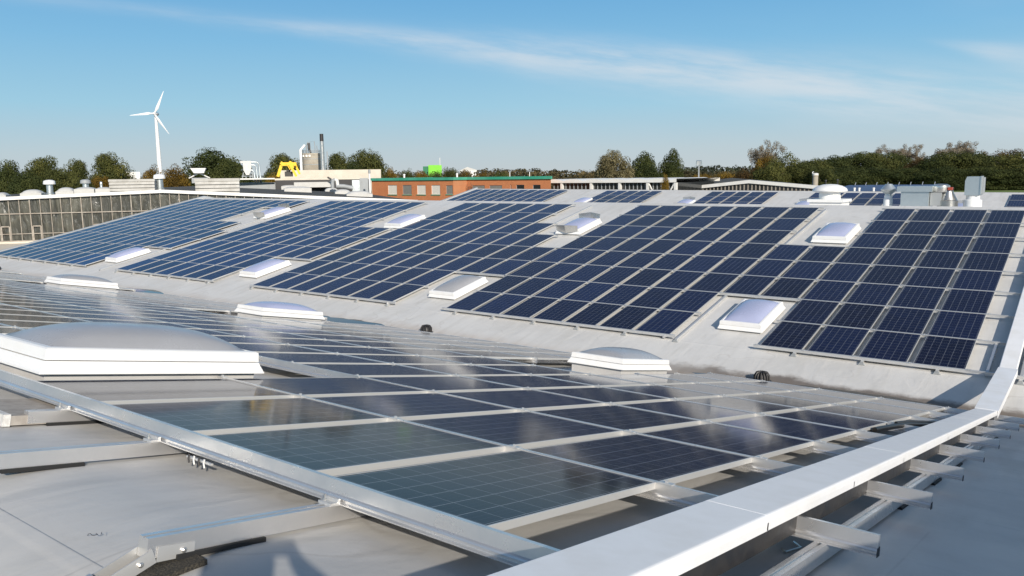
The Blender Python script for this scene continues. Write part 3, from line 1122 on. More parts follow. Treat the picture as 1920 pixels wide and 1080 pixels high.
# slab with a pale edge lying under the end of the short rail
P0 = NP(-4.35, -0.42, H_MEM)
sl = empty('ballast_slab', P0, label='flat grey slab with a pale broken edge under the edge rail', cat='slab')
b = MB()
b.box(0.0, 0.66, 0.02, 0.45, 0.012, 0.075, RX)
b.build('slab_top', M['slab'], sl)
b = MB()
b.box(-0.06, 0.66, -0.03, 0.018, 0.006, 0.085, RX)
b.build('edge_strip', M['foam'], sl)

# screw clamps where the support rails pass under the edge rail, and one loose strip of clips
for x_, lab in ((-0.95, 'bolted cross clamp where the bent rail meets the edge rail'), (-2.56, 'bolted cross clamp on the middle support rail at the edge rail'), (-3.72, 'bolted cross clamp at the short ended rail')):
    P0 = NP(x_, -0.07, -0.10)
    r_ = empty('cross_clamp', P0, label=lab, cat='clamp', group='cross clamps along the edge rail')
    b = MB()
    b.box(-0.045, 0.045, -0.03, 0.03, 0.0, 0.014, RX)
    b.box(-0.045, 0.045, 0.012, 0.03, 0.014, 0.030, RX)
    b.build('clamp_plate', M['alu_dull'], r_)
    b = MB()
    b.lathe([(0.010, 0.014), (0.010, 0.024), (0.005, 0.024), (0.005, 0.045)], 8, c=(-0.025, -0.01, 0), M=RX)
    b.build('bolt', M['tin'], r_)
P0 = NP(-2.02, -0.075, -0.115)
cs = empty('clip_strip', P0, label='small strip of four wire clips hooked under the edge rail', cat='clip')
b = MB()
b.box(-0.14, 0.10, -0.008, 0.008, 0.0, 0.010, RX)
b.build('strip', M['alu_dull'], cs)
for i in range(4):
    b = MB()
    b.tube([(-0.11 + i * 0.05, -0.006, 0.025), (-0.11 + i * 0.05, -0.013, 0.004), (-0.105 + i * 0.05, -0.014, -0.022)], 0.006, 5)
    b.build('clip', M['alu_dull'] if i % 2 else M['dark'], cs)

# marker scribble on the sheet
sb = MB()


def ridge_pt(px, py, h=0.004):
    P = hit(px, py, Vector((0, Y_R0, z_mem(Y_R0) + h)), zn2)
    if P.y > Y_R0:
        P = hit(px, py, NP(0, 0, H_MEM + h), Zn)
    return P


sb.tube([ridge_pt(*p) for p in ((164, 1004), (166, 1001), (170, 1000.5), (172, 1003.5), (176, 1004.2), (183, 1002), (180, 999.8))], 0.0012, 4)
sb.tube([ridge_pt(*p) for p in ((191, 997.5), (189, 1003.5))], 0.0012, 4)
o = sb.build('marker_scribble', M['ink'])
tag(o, 'small dark pen scribble on the roof sheet beside the bent rail', 'scribble')

# bent wire lying by the cap rail
wb = MB()
wz = lambda px, py: hit(px, py, NP(0, 0, H_MEM + 0.012), Zn)
wb.tube([wz(1466, 1029), wz(1472, 1035), wz(1502, 1026), wz(1489, 1016)], 0.006, 5)
o = wb.build('wire_loop', M['tin'])
tag(o, 'small bent wire loop on the shaded roof beside the white cap', 'wire')

# black conduit running from the panels to the cap
P = [NP(-0.20, 1.0, 0)] and [hit(1640, 806, NP(0, 0, -0.03), Zn), hit(1655, 803, NP(0, 0, -0.02), Zn), hit(1680, 799, NP(0, 0, -0.01), Zn), hit(1705, 796, NP(0, 0, -0.01), Zn), hit(1735, 797, NP(0, 0, -0.03), Zn), hit(1762, 798, NP(0, 0, -0.06), Zn)]
cb = MB()
cb.tube(P, 0.032, 10)
cb.tube([p + Vector((-0.02, 0.10, 0.01)) for p in P[2:]], 0.022, 8)
o = cb.build('cable_conduit', M['cable'], smooth_=True)
tag(o, 'black cable conduit crossing from the front panels to the white cap', 'cable')

# ------------------------------------------------------------------ white cap over the cable duct
capr = empty('verge_cap', NP(0.64, -1.0, 0), label='white folded sheet metal cap running down the front slope and up the far one', cat='metal cap')
c0 = capr.location
CX0, CX1 = 0.485, 0.800


def cap_section(top, lip=0.068, bead=0.012):
    pts = [(CX0, top - 0.04), (CX0, top), (CX0 + 0.012, top + 0.006), (CX1 - 0.03, top + 0.006)]
    for i in range(7):
        a = pi / 2 - pi / 2 * i / 6
        pts.append((CX1 - 0.02 + bead * cos(a) * 1.4, top - bead + 0.006 + bead * sin(a)))
    pts += [(CX1, top - 0.03), (CX1, top - lip), (CX1 - 0.012, top - lip), (CX1 - 0.012, top - 0.012), (CX0 + 0.012, top - 0.012), (CX0 + 0.012, top - 0.04)]
    return pts


TOP = 0.10
cuts = [-1.0, 1.05, 2.75, 4.45, 7.0, 9.7, 12.75]
for i in range(len(cuts) - 1):
    b = MB()
    b.prism(cap_section(TOP + 0.0009 * (i % 2)), NP(0, cuts[i] + 0.002) - c0, NP(0, cuts[i + 1] + (0.02 if i < len(cuts) - 2 else 0)) - c0, Vector((1, 0, 0)), Zn)
    b.build('capping_sheet', M['white_metal'], capr)
e0, e1 = NP(0, 12.70, TOP), FP(0, 0.02, TOP + 0.012)
mdir = (e1 - e0).normalized()
mz = Vector((1, 0, 0)).cross(mdir)
b = MB()
b.prism([(CX0 - 0.012, -0.04), (CX0 - 0.012, 0.012), (CX1 + 0.015, 0.012), (CX1 + 0.015, -0.11), (CX1 + 0.005, -0.11), (CX1 + 0.005, 0.002), (CX0, 0.002), (CX0, -0.04)], e0 - c0, e1 + mdir * 0.06 - c0, Vector((1, 0, 0)), mz)
b.build('bridge_sheet', M['white_metal'], capr)
cutsf = [0.0, 3.0, 6.0, 9.0, 13.6]
for i in range(4):
    b = MB()
    b.prism(cap_section(TOP + 0.0009 * (i % 2)), FP(0, cutsf[i] + 0.002) - c0, FP(0, cutsf[i + 1] + 0.02) - c0, Vector((1, 0, 0)), Zf_)
    b.build('capping_sheet', M['white_metal'], capr)
# cable tray under it
b = MB()
b.prism([(CX0 + 0.03, 0.085), (CX1 - 0.035, 0.085), (CX1 - 0.035, -0.085), (CX0 + 0.03, -0.085)], NP(0, -0.9) - c0, NP(0, 12.7) - c0, Vector((1, 0, 0)), Zn)
b.prism([(CX0 + 0.03, 0.085), (CX1 - 0.03, 0.085), (CX1 - 0.03, 0.012), (CX0 + 0.03, 0.012)], FP(0, 0.1) - c0, FP(0, 13.5) - c0, Vector((1, 0, 0)), Zf_)
b.build('cable_tray', M['dark'], capr)


# ------------------------------------------------------------------ skylights
def skylight_parts(deflector=False, blue=True, w=1.18, l=1.86, dome_h=0.17):
    """local frame: x 0..-w to the left, y 0..l along the slope, z from the panels' face"""
    parts = []

    def rect(i, z, r=0.0):
        return [(-i, i, z), (-i, l - i, z), (-w + i, l - i, z), (-w + i, i, z)]
    b = MB()
    b.rings([rect(0.075, H_MEM - 0.02), rect(0.065, 0.06)], cap0=False)
    parts.append(('curb', b, M['curb'], False))
    b = MB()
    b.rings([rect(0.02, 0.03), rect(0.0, 0.03), rect(0.0, 0.042), rect(0.008, 0.05), rect(0.0155, 0.072), rect(0.019, 0.072), rect(0.0265, 0.094), rect(0.030, 0.094), rect(0.042, 0.128), rect(0.085, 0.132)], cap0=False, cap1=False)
    parts.append(('skirt', b, M['white_pvc'], False))
    b = MB()
    b.rings([rect(0.085, 0.137), rect(0.044, 0.137), rect(0.046, 0.150), rect(0.052, 0.222), rect(0.070, 0.232), rect(0.115, 0.236), rect(0.125, 0.225)], cap0=False, cap1=False)
    parts.append(('frame', b, M['white_pvc'], False))
    b = MB()
    nx, ny = 14, 18
    i0 = 0.118
    vs = []
    for j in range(ny + 1):
        for i in range(nx + 1):
            u, v = -1 + 2 * i / nx, -1 + 2 * j / ny
            hh = ((1 - abs(u) ** 2.3) * (1 - abs(v) ** 3.0))
            hh = max(0, hh) ** 0.62 * dome_h
            vs.append((-w / 2 + u * (w / 2 - i0), l / 2 + v * (l / 2 - i0), 0.222 + hh))
    fs = [(j * (nx + 1) + i, j * (nx + 1) + i + 1, (j + 1) * (nx + 1) + i + 1, (j + 1) * (nx + 1) + i) for j in range(ny) for i in range(nx)]
    b.add(vs, fs)
    parts.append(('dome', b, M['dome_blue'] if blue else M['dome'], True))
    if deflector:
        for y_, sgn in ((0.05, -1), (l - 0.05, 1)):
            b = MB()
            t = 0.012
            yo = y_ + sgn * 0.13
            b.add([(-0.10, y_, 0.16), (-w / 2, yo, 0.10), (-w + 0.10, y_, 0.16), (-w + 0.06, y_ + sgn * 0.04, 0.40), (-w / 2, yo + sgn * 0.05, 0.44), (-0.06, y_ + sgn * 0.04, 0.40),
                   (-0.10, y_ + sgn * t, 0.16), (-w / 2, yo + sgn * t, 0.10), (-w + 0.10, y_ + sgn * t, 0.16), (-w + 0.06, y_ + sgn * (0.04 + t), 0.40), (-w / 2, yo + sgn * (0.05 + t), 0.44), (-0.06, y_ + sgn * (0.04 + t), 0.40)],
                  [(0, 1, 4, 5), (1, 2, 3, 4), (6, 11, 10, 7), (7, 10, 9, 8), (0, 6, 7, 1), (1, 7, 8, 2), (2, 8, 9, 3), (3, 9, 10, 4), (4, 10, 11, 5), (5, 11, 6, 0)])
            parts.append(('wind_deflector', b, M['tin'], False))
    return parts


M['curb'] = mat('curb_sheet', MEM_BASE, 0.5, noise=(3, 0.5, (0.42, 0.41, 0.40)))


def skylight(P, rx, label, group, **kw):
    root = empty('skylight', P, (rx, 0, 0), label, 'skylight', group)
    for n, b, m_, sm in skylight_parts(**kw):
        b.build(n, m_, root, smooth_=sm)
    return root


GN, GF, GC = 'skylights on the front slope', 'skylights on the far slope', 'skylights behind the ridge'
skylight(NP(-4.52, 0.10), -A, 'big grey domed skylight nearest the camera, cut by the left edge', GN, blue=False, dome_h=0.19, l=2.06)
skylight(NP(-4.72, 9.95), -A, 'grey domed skylight on the front slope left of the white cap', GN, blue=False, dome_h=0.17, l=2.06)
skylight(NP(-14.95, 9.75), -A, 'blue domed skylight on the front slope behind the biggest one', GN, dome_h=0.17, l=2.06)
skylight(NP(-26.35, 9.9), -A, 'pale domed skylight farthest left on the front slope', GN, blue=False, dome_h=0.17, l=2.06)
names = ['rightmost', 'second from the right', 'third from the right', 'leftmost']
for i, x_ in enumerate(skyl_x_far):
    skylight(FP(x_, 0.93, -0.11), A, 'white framed skylight in the lower row of the far slope, %s' % names[i], GF, blue=(i != 1))
for i, (x_, s_, d_) in enumerate(((-4.72, 9.05, False), (-14.95, 8.85, True), (-24.85, 8.70, False), (-36.35, 9.5, True))):
    skylight(FP(x_, s_, -0.11), A, '%swhite skylight in upper row of far slope, %s' % ('deflector fitted ' if d_ else '', names[i]), GF, deflector=d_, dome_h=0.15)
for i, (x_, s_, d_) in enumerate(((-33.6, 8.3, False), (-24.1, 8.3, True), (-14.9, 8.3, True), (-4.9, 8.3, True))):
    skylight(FP(x_, s_, -0.11, BAY), A, ['white framed skylight with no deflectors behind the ridge', 'deflector fitted skylight behind the ridge left of the mushroom vent', 'skylight partly hidden by the white mushroom vent', 'skylight half hidden by the square duct hood'][i], GC, deflector=d_)

# drains in the valley
for i, (x_, lab) in enumerate(((-3.84, 'black roof drain strainer in the valley, nearest the white cap'), (-13.93, 'black roof drain strainer in the middle of the valley'), (-44.6, 'black roof drain strainer at the far left end of the valley'))):
    P0 = Vector((x_, Y_V + 0.22, z_mem(Y_V + 0.22) + 0.02))
    r_ = empty('roof_drain', P0, label=lab, cat='drain', group='roof drains in the valley')
    b = MB()
    b.lathe([(0.21, -0.04), (0.21, 0.012), (0.15, 0.02), (0.0, 0.02)], 18)
    b.build('flange', M['dark'], r_)
    b = MB()
    n = 14
    for j in range(n):
        a = 2 * pi * j / n
        b.tube([(0.145 * cos(a), 0.145 * sin(a), 0.0), (0.15 * cos(a), 0.15 * sin(a), 0.09), (0.11 * cos(a), 0.11 * sin(a), 0.145), (0.03 * cos(a), 0.03 * sin(a), 0.16)], 0.014, 5)
    b.lathe([(0.13, 0.0), (0.125, 0.08), (0.09, 0.125), (0.0, 0.135)], 14)
    b.v = [(v_[0] * 1.1, v_[1] * 1.1, v_[2] * 1.35) for v_ in b.v]
    b.build('strainer', M['dark'], r_, smooth_=True)

# ------------------------------------------------------------------ ventilation on the far side of the second ridge
def on_roof(px, py_unused, Y):
    d = ray(px, 360)
    P = CAM + d * ((Y - CAM.y) / d.y)
    return Vector((P.x, Y, z_mem(Y)))


def top_z(px, py, Y):
    d = ray(px, py)
    return (CAM + d * ((Y - CAM.y) / d.y)).z


YV = 33.2
P0 = on_roof(1556, 374, YV)
z1, z2, z3 = top_z(1556, 374, YV) - P0.z, top_z(1556, 358, YV) - P0.z, top_z(1556, 345, YV) - P0.z
v = empty('mushroom_vent', P0, label='big white mushroom roof vent with a round hood standing on the ridge', cat='roof vent')
b = MB()
b.box(-0.74, 0.74, -0.7, 0.7, z1 - 0.10, z1 + 0.02)
b.box(-0.66, 0.66, -0.62, 0.62, -0.15, z1 - 0.10)
b.build('base_frame', M['white_pvc'], v)
b = MB()
b.lathe([(0.44, z1 + 0.02), (0.43, z2 - 0.02), (0.40, z2 + 0.03)], 28)
b.build('neck', M['white_pvc'], v, smooth_=50)
b = MB()
b.lathe([(0.40, z2 - 0.01), (0.69, z2 - 0.03), (0.72, z2 + 0.02), (0.66, z2 + 0.12), (0.50, z2 + 0.215), (0.28, z3 - 0.02), (0.0, z3)], 32)
b.build('hood', M['white_pvc'], v, smooth_=50)

P0 = on_roof(1666, 378, YV)
za, zb_, zc, zd = [top_z(1666, y, YV) - P0.z for y in (378, 361, 355, 345)]
v = empty('chimney_pipe', P0, label='slim white vent pipe with a double cone cowl on the ridge', cat='roof vent')
b = MB()
b.lathe([(0.19, -0.1), (0.17, za + 0.10), (0.155, za + 0.12), (0.155, zb_ - 0.12)], 20)
b.build('pipe', M['white_pvc'], v, smooth_=40)
b = MB()
b.lathe([(0.13, zb_ - 0.13), (0.13, zb_ - 0.06), (0.24, zb_ + 0.02), (0.31, zc), (0.14, zd - 0.02), (0.13, zd)], 22)
b.build('cowl', M['galv'], v, smooth_=30)

P0 = on_roof(1730, 378, YV)
za, zb_, zc = [top_z(1730, y, YV) - P0.z for y in (378, 359, 349)]
w0 = on_roof(1694, 378, YV).x - P0.x
w1 = on_roof(1746, 378, YV).x - P0.x
v = empty('air_handling_box', P0, label='galvanised sheet metal air unit with a wide lid on the ridge', cat='air unit')
b = MB()
b.box(w0, w1, -0.5, 0.5, -0.2, zb_)
b.build('housing', M['galv'], v)
b = MB()
b.box(w0 - 0.14, w1 + 0.12, -0.58, 0.58, zb_, zc)
b.build('lid', M['galv'], v)
b = MB()
b.lathe([(0.30, zb_ - 0.02), (0.34, zb_ + 0.10), (0.32, zc + 0.02), (0.20, zc + 0.08), (0.0, zc + 0.09)], 20, c=(w1 + 0.34, 0.0, 0.0))
b.build('fan_housing', M['tin'], v, smooth_=40)
b = MB()
b.box(w1 + 0.02, w1 + 0.42, -0.3, 0.3, za - 0.15, zb_ - 0.04)
b.build('plinth', M['galv_grey'], v)
b = MB()
b.box(w1 + 0.62, w1 + 0.76, -0.25, 0.25, zb_ + 0.06, zb_ + 0.17, Matrix.Rotation(radians(0), 4, 'Y'))
b.build('red_flap', M['rust'], v)

P0 = on_roof(1778, 378, YV)
za, zb_ = [top_z(1778, y, YV) - P0.z for y in (378, 357)]
v = empty('cone_vent', P0, label='bright metal cone shaped vent beside the air unit', cat='roof vent')
b = MB()
b.lathe([(0.37, -0.15), (0.37, za + 0.04), (0.34, za + 0.06), (0.18, zb_ - 0.05), (0.18, zb_), (0.16, zb_), (0.16, zb_ - 0.3)], 26)
b.build('cone', M['spun'], v, smooth_=30)

P0 = on_roof(1825, 376, YV)
za, zb_, zc = [top_z(1825, y, YV) - P0.z for y in (376, 366, 331)]
v = empty('duct_hood', P0, label='tall square galvanised duct hood with open side on a white socket', cat='roof vent')
b = MB()
b.lathe([(0.34, -0.1), (0.32, za + 0.02), (0.24, za + 0.05), (0.24, zb_ + 0.02)], 20)
b.build('socket', M['white_pvc'], v, smooth_=40)
b = MB()
hw = 0.27
b.rings([[(-hw, -0.28, zb_), (hw - 0.02, -0.28, zb_), (hw - 0.02, 0.28, zb_), (-hw, 0.28, zb_)], [(-hw, -0.28, zb_ + 0.25), (hw - 0.02, -0.28, zb_ + 0.25), (hw - 0.02, 0.28, zb_ + 0.25), (-hw, 0.28, zb_ + 0.25)],
         [(-hw, -0.28, zc - 0.16), (hw - 0.02, -0.28, zc - 0.16), (hw - 0.02, 0.28, zc - 0.16), (-hw, 0.28, zc - 0.16)], [(-hw + 0.06, -0.28, zc), (hw - 0.02, -0.28, zc), (hw - 0.02, 0.28, zc), (-hw + 0.06, 0.28, zc)]])
b.build('hood', M['galv'], v)
b = MB()
b.box(hw - 0.02, hw + 0.02, -0.31, 0.31, zb_ + 0.02, zc + 0.02)
b.build('flange', M['galv'], v)
b = MB()
b.box(hw + 0.02, hw + 0.09, -0.26, 0.26, zb_ + 0.06, zc - 0.03)
b.build('louvre', M['galv_grey'], v)

# ------------------------------------------------------------------ the hall on the left, its end wall hung with film
HW = [at(0, 371, 77.2), at(305, 357, 74.7), at(775, 376, 75.0)]
HW[0] = HW[1] + (HW[0] - HW[1]) * 2.1
hn = Vector((-0.816, 0.578, 0)).normalized()          # away from us, along the hall's ridge
HL = 42.0
hall = empty('film_clad_hall', (HW[1].x, HW[1].y, GROUND_Z), label='hall with dark film stretched behind pale mullions and a dark felt roof', cat='building')
HO = Vector((HW[1].x, HW[1].y, GROUND_Z))
Z_SILL = at(40, 453, 76.6).z
Z_T1, Z_T2, Z_DOOR = at(100, 399.5, 76).z, at(100, 437, 76).z, at(60, 424, 76.5).z


def hall_top(t):
    """t metres along the wall from the apex"""
    if t < 0:
        d = (HW[1] - HW[0])
        L = sqrt(d.x ** 2 + d.y ** 2)
        return HW[1] + d * (t / L)
    d = (HW[2] - HW[1])
    return HW[1] + d * (t / sqrt(d.x ** 2 + d.y ** 2))


L0, L1 = -25.5, 22.0
b = MB()
for t0, t1 in ((L0, 0), (0, L1)):
    p, q = hall_top(t0) - HO, hall_top(t1) - HO
    b.add([p, q, q + hn * HL, p + hn * HL], [(0, 1, 2, 3)])
b.build('roof', M['bitumen'], hall)
b = MB()
for t0, t1 in ((L0, 0), (0, L1)):
    p, q = hall_top(t0) - HO - hn * 0.25, hall_top(t1) - HO - hn * 0.25
    up, dnv, inn = Vector((0, 0, 0.06)), Vector((0, 0, -0.20)), hn * 0.5
    vs = [p + dnv, p + up, p + up + inn, p + dnv + inn, q + dnv, q + up, q + up + inn, q + dnv + inn]
    b.add(vs, [(0, 1, 2, 3), (7, 6, 5, 4), (0, 4, 5, 1), (1, 5, 6, 2), (2, 6, 7, 3), (3, 7, 4, 0)])
b.build('verge_board', M['white_paint'], hall)
b = MB()
p, q = hall_top(L0) - HO, hall_top(L1) - HO
for z0, z1, o_ in ((0.0, Z_SILL - GROUND_Z, -0.05),):
    pts = [Vector((p.x, p.y, 0)), Vector((q.x, q.y, 0))]
    vs = [pts[0] - hn * 0.1, pts[1] - hn * 0.1, pts[1] + hn * 0.3, pts[0] + hn * 0.3]
    b.add([v_ + Vector((0, 0, z0)) for v_ in vs] + [v_ + Vector((0, 0, z1)) for v_ in vs], [(0, 3, 2, 1), (4, 5, 6, 7), (0, 1, 5, 4), (1, 2, 6, 5), (2, 3, 7, 6), (3, 0, 4, 7)])
b.build('plinth_wall', M['cream'], hall)
wd = Vector((hn.y, -hn.x, 0)) * -1
if wd.y < 0:
    wd = -wd
STEP = 0.765
TRANS = Z_T1
nb = int((L1 - L0) / STEP)
mul = MB()
film_n = 0
for i in range(nb + 1):
    t = L0 + i * STEP
    T = hall_top(t) - HO
    zt = T.z - 0.16
    wdt = 0.026 if i % 5 else 0.04
    base = Vector((T.x, T.y, 0))
    vs = [base + wd * sx * wdt + hn * sy for sx in (-1, 1) for sy in (-0.07, 0.05)]
    lo = [v_ + Vector((0, 0, Z_SILL - GROUND_Z)) for v_ in vs]
    hi = [v_ + Vector((0, 0, zt)) for v_ in vs]
    mul.add([lo[0], lo[1], lo[3], lo[2], hi[0], hi[1], hi[3], hi[2]], [(0, 1, 2, 3), (7, 6, 5, 4), (0, 4, 5, 1), (1, 5, 6, 2), (2, 6, 7, 3), (3, 7, 4, 0)])
for zz, th in ((TRANS, 0.04), (Z_T2, 0.03), (Z_SILL + 0.04, 0.05)):
    p, q = hall_top(L0) - HO, hall_top(L1) - HO
    a0, a1 = Vector((p.x, p.y, zz - GROUND_Z)), Vector((q.x, q.y, zz - GROUND_Z))
    vs = [a0 - hn * 0.05, a1 - hn * 0.05, a1 + hn * 0.03, a0 + hn * 0.03]
    mul.add([v_ - Vector((0, 0, th)) for v_ in vs] + [v_ + Vector((0, 0, th)) for v_ in vs], [(0, 3, 2, 1), (4, 5, 6, 7), (0, 1, 5, 4), (1, 2, 6, 5), (2, 3, 7, 6), (3, 0, 4, 7)])
for i0 in (17, 20, 26, 12):
    t = L0 + i0 * STEP
    for tt in (t + 0.09, t + STEP - 0.09):
        T = hall_top(tt) - HO
        B_ = Vector((T.x, T.y, 0))
        vs = [B_ + wd * sx * 0.05 + hn * sy for sx, sy in ((-1, -0.085), (1, -0.085), (1, 0.0), (-1, 0.0))]
        mul.add([v_ + Vector((0, 0, Z_SILL - GROUND_Z)) for v_ in vs] + [v_ + Vector((0, 0, Z_DOOR - GROUND_Z)) for v_ in vs], [(0, 3, 2, 1), (4, 5, 6, 7), (0, 1, 5, 4), (1, 2, 6, 5), (2, 3, 7, 6), (3, 0, 4, 7)])
    a0, a1 = hall_top(t + 0.09) - HO, hall_top(t + STEP - 0.09) - HO
    vs = [Vector((a.x, a.y, Z_DOOR - GROUND_Z)) + hn * sy for a, sy in ((a0, -0.09), (a1, -0.09), (a1, 0.0), (a0, 0.0))]
    mul.add([v_ - Vector((0, 0, 0.05)) for v_ in vs] + [v_ + Vector((0, 0, 0.05)) for v_ in vs], [(0, 3, 2, 1), (4, 5, 6, 7), (0, 1, 5, 4), (1, 2, 6, 5), (2, 3, 7, 6), (3, 0, 4, 7)])
mul.build('mullion_frame', M['timber'], hall)
for i in range(nb):
    t0, t1 = L0 + i * STEP + 0.03, L0 + (i + 1) * STEP - 0.03
    if i < 12:
        continue
    a, c_ = hall_top(t0) - HO + hn * 0.0, hall_top(t1) - HO
    b = MB()
    sag = rnd.uniform(0.0, 0.05)
    A_ = [Vector((a.x, a.y, Z_SILL - GROUND_Z)), Vector((c_.x, c_.y, Z_SILL - GROUND_Z)), Vector((c_.x, c_.y, c_.z - 0.14)), Vector((a.x, a.y, a.z - 0.14))]
    nz = 8
    vs = []
    for j in range(nz + 1):
        for k_ in range(4):
            l_ = A_[0].lerp(A_[3], j / nz)
            r_ = A_[1].lerp(A_[2], j / nz)
            e_ = 0 if k_ in (0, 3) else rnd.uniform(0.0, 0.06)
            vs.append(l_.lerp(r_, k_ / 3) + hn * (0.06 + e_))
    b.add(vs, [(j * 4 + k_, j * 4 + k_ + 1, (j + 1) * 4 + k_ + 1, (j + 1) * 4 + k_) for j in range(nz) for k_ in range(3)])
    b.build('film_pane', M['film'], hall, smooth_=80)
# low connecting roof in front of it
lc = MB()
ZC_ = Z_SILL - 0.12
for t0, t1 in ((L0, 20.5),):
    p, q = hall_top(t0), hall_top(t1)
    lc.add([(p.x + 0.1, p.y, ZC_), (q.x + 0.1, q.y, ZC_), (X_L - 0.1, q.y, ZC_ - 0.1), (X_L - 0.1, p.y, ZC_ - 0.1), (p.x + 0.1, p.y, GROUND_Z), (q.x + 0.1, q.y, GROUND_Z), (X_L - 0.1, q.y, GROUND_Z), (X_L - 0.1, p.y, GROUND_Z)],
           [(0, 1, 2, 3), (4, 7, 6, 5), (0, 4, 5, 1), (1, 5, 6, 2), (2, 6, 7, 3), (3, 7, 4, 0)])
o = lc.build('connecting_building', M['cream'])
tag(o, 'low flat pale connecting building between the panel roof and the film clad hall', 'building')

NR = (HW[2] - HW[1]).cross(hn).normalized()
NL = (HW[0] - HW[1]).cross(hn).normalized()


def hall_hit(px, py):
    Pr = hit(px, py, HW[1], NR)
    tr = (Pr - HW[1]).dot(wd)
    if tr >= 0:
        return Pr
    return hit(px, py, HW[1], NL)


def hall_at(px, depth):
    d = ray(px, 350)
    for a_, b_ in ((HW[0], HW[1]), (HW[1], HW[2])):
        e = b_ - a_
        # plan intersection of the sight line with the wall line moved back by depth
        o_ = a_ + hn * depth
        den = d.x * e.y - d.y * e.x
        k = ((o_.x - CAM.x) * e.y - (o_.y - CAM.y) * e.x) / den
        P = CAM + d * k
        t = ((P.x - o_.x) * e.x + (P.y - o_.y) * e.y) / (e.x ** 2 + e.y ** 2)
        if (a_ is HW[0] and t <= 1) or (a_ is HW[1] and t > 1 - 1e-6) or t >= 0:
            if a_ is HW[0] and t > 1:
                continue
            return Vector((P.x, P.y, a_.z + e.z * t))


def spanx(P, px0, px1, py):
    """horizontal width at P's distance between two pixels, as two points on a line square to the view"""
    D = sqrt((P.x - CAM.x) ** 2 + (P.y - CAM.y) ** 2)
    return at(px0, py, D), at(px1, py, D)


def height_at(P, px, py):
    D = sqrt((P.x - CAM.x) ** 2 + (P.y - CAM.y) ** 2)
    return at(px, py, D).z


def facing(P):
    d = Vector((P.x - CAM.x, P.y - CAM.y, 0)).normalized()
    return Vector((-d.y, d.x, 0)) * -1, d      # right, away


HR = Matrix(((wd.x, hn.x, 0, 0), (wd.y, hn.y, 0, 0), (0, 0, 1, 0), (0, 0, 0, 1)))    # local x along the wall, y away


def hall_frame(P):
    return Matrix.Translation(P) @ HR


# louvred roof-light housings, parallel to the end wall
for i, (x0, x1, yb, yt, lab) in enumerate(((206, 290, 353.5, 336, 'long pale louvred roof light housing on the hall, left one'), (367, 449, 354.5, 334.5, 'long pale louvred roof light housing on the hall, right one'))):
    Pm = hall_at((x0 + x1) / 2, 2.5)
    Pa, Pb = hall_at(x0, 2.5), hall_at(x1, 2.5)
    W = abs((Pb - Pa).dot(wd))
    h = height_at(Pm, (x0 + x1) / 2, yt) - Pm.z
    r_ = empty('roof_light_housing', Pm, label=lab, cat='roof light', group='louvred housings on the hall roof')
    r_.matrix_world = hall_frame(Pm)
    b = MB()
    b.box(-W / 2, W / 2, 0, 2.2, -0.3, h * 0.78)
    b.build('housing', M['weathered'], r_)
    for j in range(3):
        b = MB()
        z0 = h * (0.05 + 0.26 * j)
        b.add([(-W / 2 - 0.02, -0.02, z0 + h * 0.2), (W / 2 + 0.02, -0.02, z0 + h * 0.2), (W / 2 + 0.02, -0.12, z0), (-W / 2 - 0.02, -0.12, z0), (-W / 2 - 0.02, -0.05, z0 + h * 0.2 + 0.01), (W / 2 + 0.02, -0.05, z0 + h * 0.2 + 0.01), (W / 2 + 0.02, -0.14, z0), (-W / 2 - 0.02, -0.14, z0)],
              [(0, 1, 2, 3), (7, 6, 5, 4), (0, 4, 5, 1), (2, 6, 7, 3), (1, 5, 6, 2), (3, 7, 4, 0)])
        b.build('louvre', M['weathered'], r_)
    b = MB()
    b.box(-W / 2 - 0.06, W / 2 + 0.06, -0.12, 2.3, h * 0.80, h)
    b.build('lid', M['weathered'], r_)


def roof_dome(px0, px1, yb, yt, lab, curved=True, depth=1.6, back=2.5):
    if back is None:
        Pm, Pa, Pb = hall_hit((px0 + px1) / 2, yb), hall_hit(px0, yb), hall_hit(px1, yb)
    else:
        Pm = hall_at((px0 + px1) / 2, back)
        Pa, Pb = hall_at(px0, back), hall_at(px1, back)
    W = abs((Pb - Pa).dot(wd))
    h = height_at(Pm, (px0 + px1) / 2, yt) - Pm.z
    r_ = empty('roof_light', Pm, label=lab, cat='roof light', group='white roof lights on the film clad hall')
    r_.matrix_world = hall_frame(Pm)
    b = MB()
    hh = h * (0.45 if curved else 0.72)
    b.box(-W / 2, W / 2, 0, depth, -0.25, hh)
    b.build('curb', M['roof_light'], r_)
    b = MB()
    n = 10
    rs = []
    for i in range(n + 1):
        t = i / n
        y = 0.03 + (depth - 0.06) * t
        zz = hh + (h - hh) * (sin(pi * min(1, max(0, t))) ** 0.5)
        rs.append(y)
    vs, nx = [], 10
    for j in range(n + 1):
        for i in range(nx + 1):
            u, v_ = -1 + 2 * i / nx, -1 + 2 * j / n
            q = max(0.0, (1 - abs(u) ** 2.4) * (1 - abs(v_) ** 2.4)) ** 0.6
            vs.append((u * (W / 2 - 0.04), 0.04 + (depth - 0.08) * (v_ + 1) / 2, hh + 0.003 + (h - hh) * q))
    b.add(vs, [(j * (nx + 1) + i, j * (nx + 1) + i + 1, (j + 1) * (nx + 1) + i + 1, (j + 1) * (nx + 1) + i) for j in range(n) for i in range(nx)])
    b.build('dome', M['roof_light'], r_, smooth_=True)


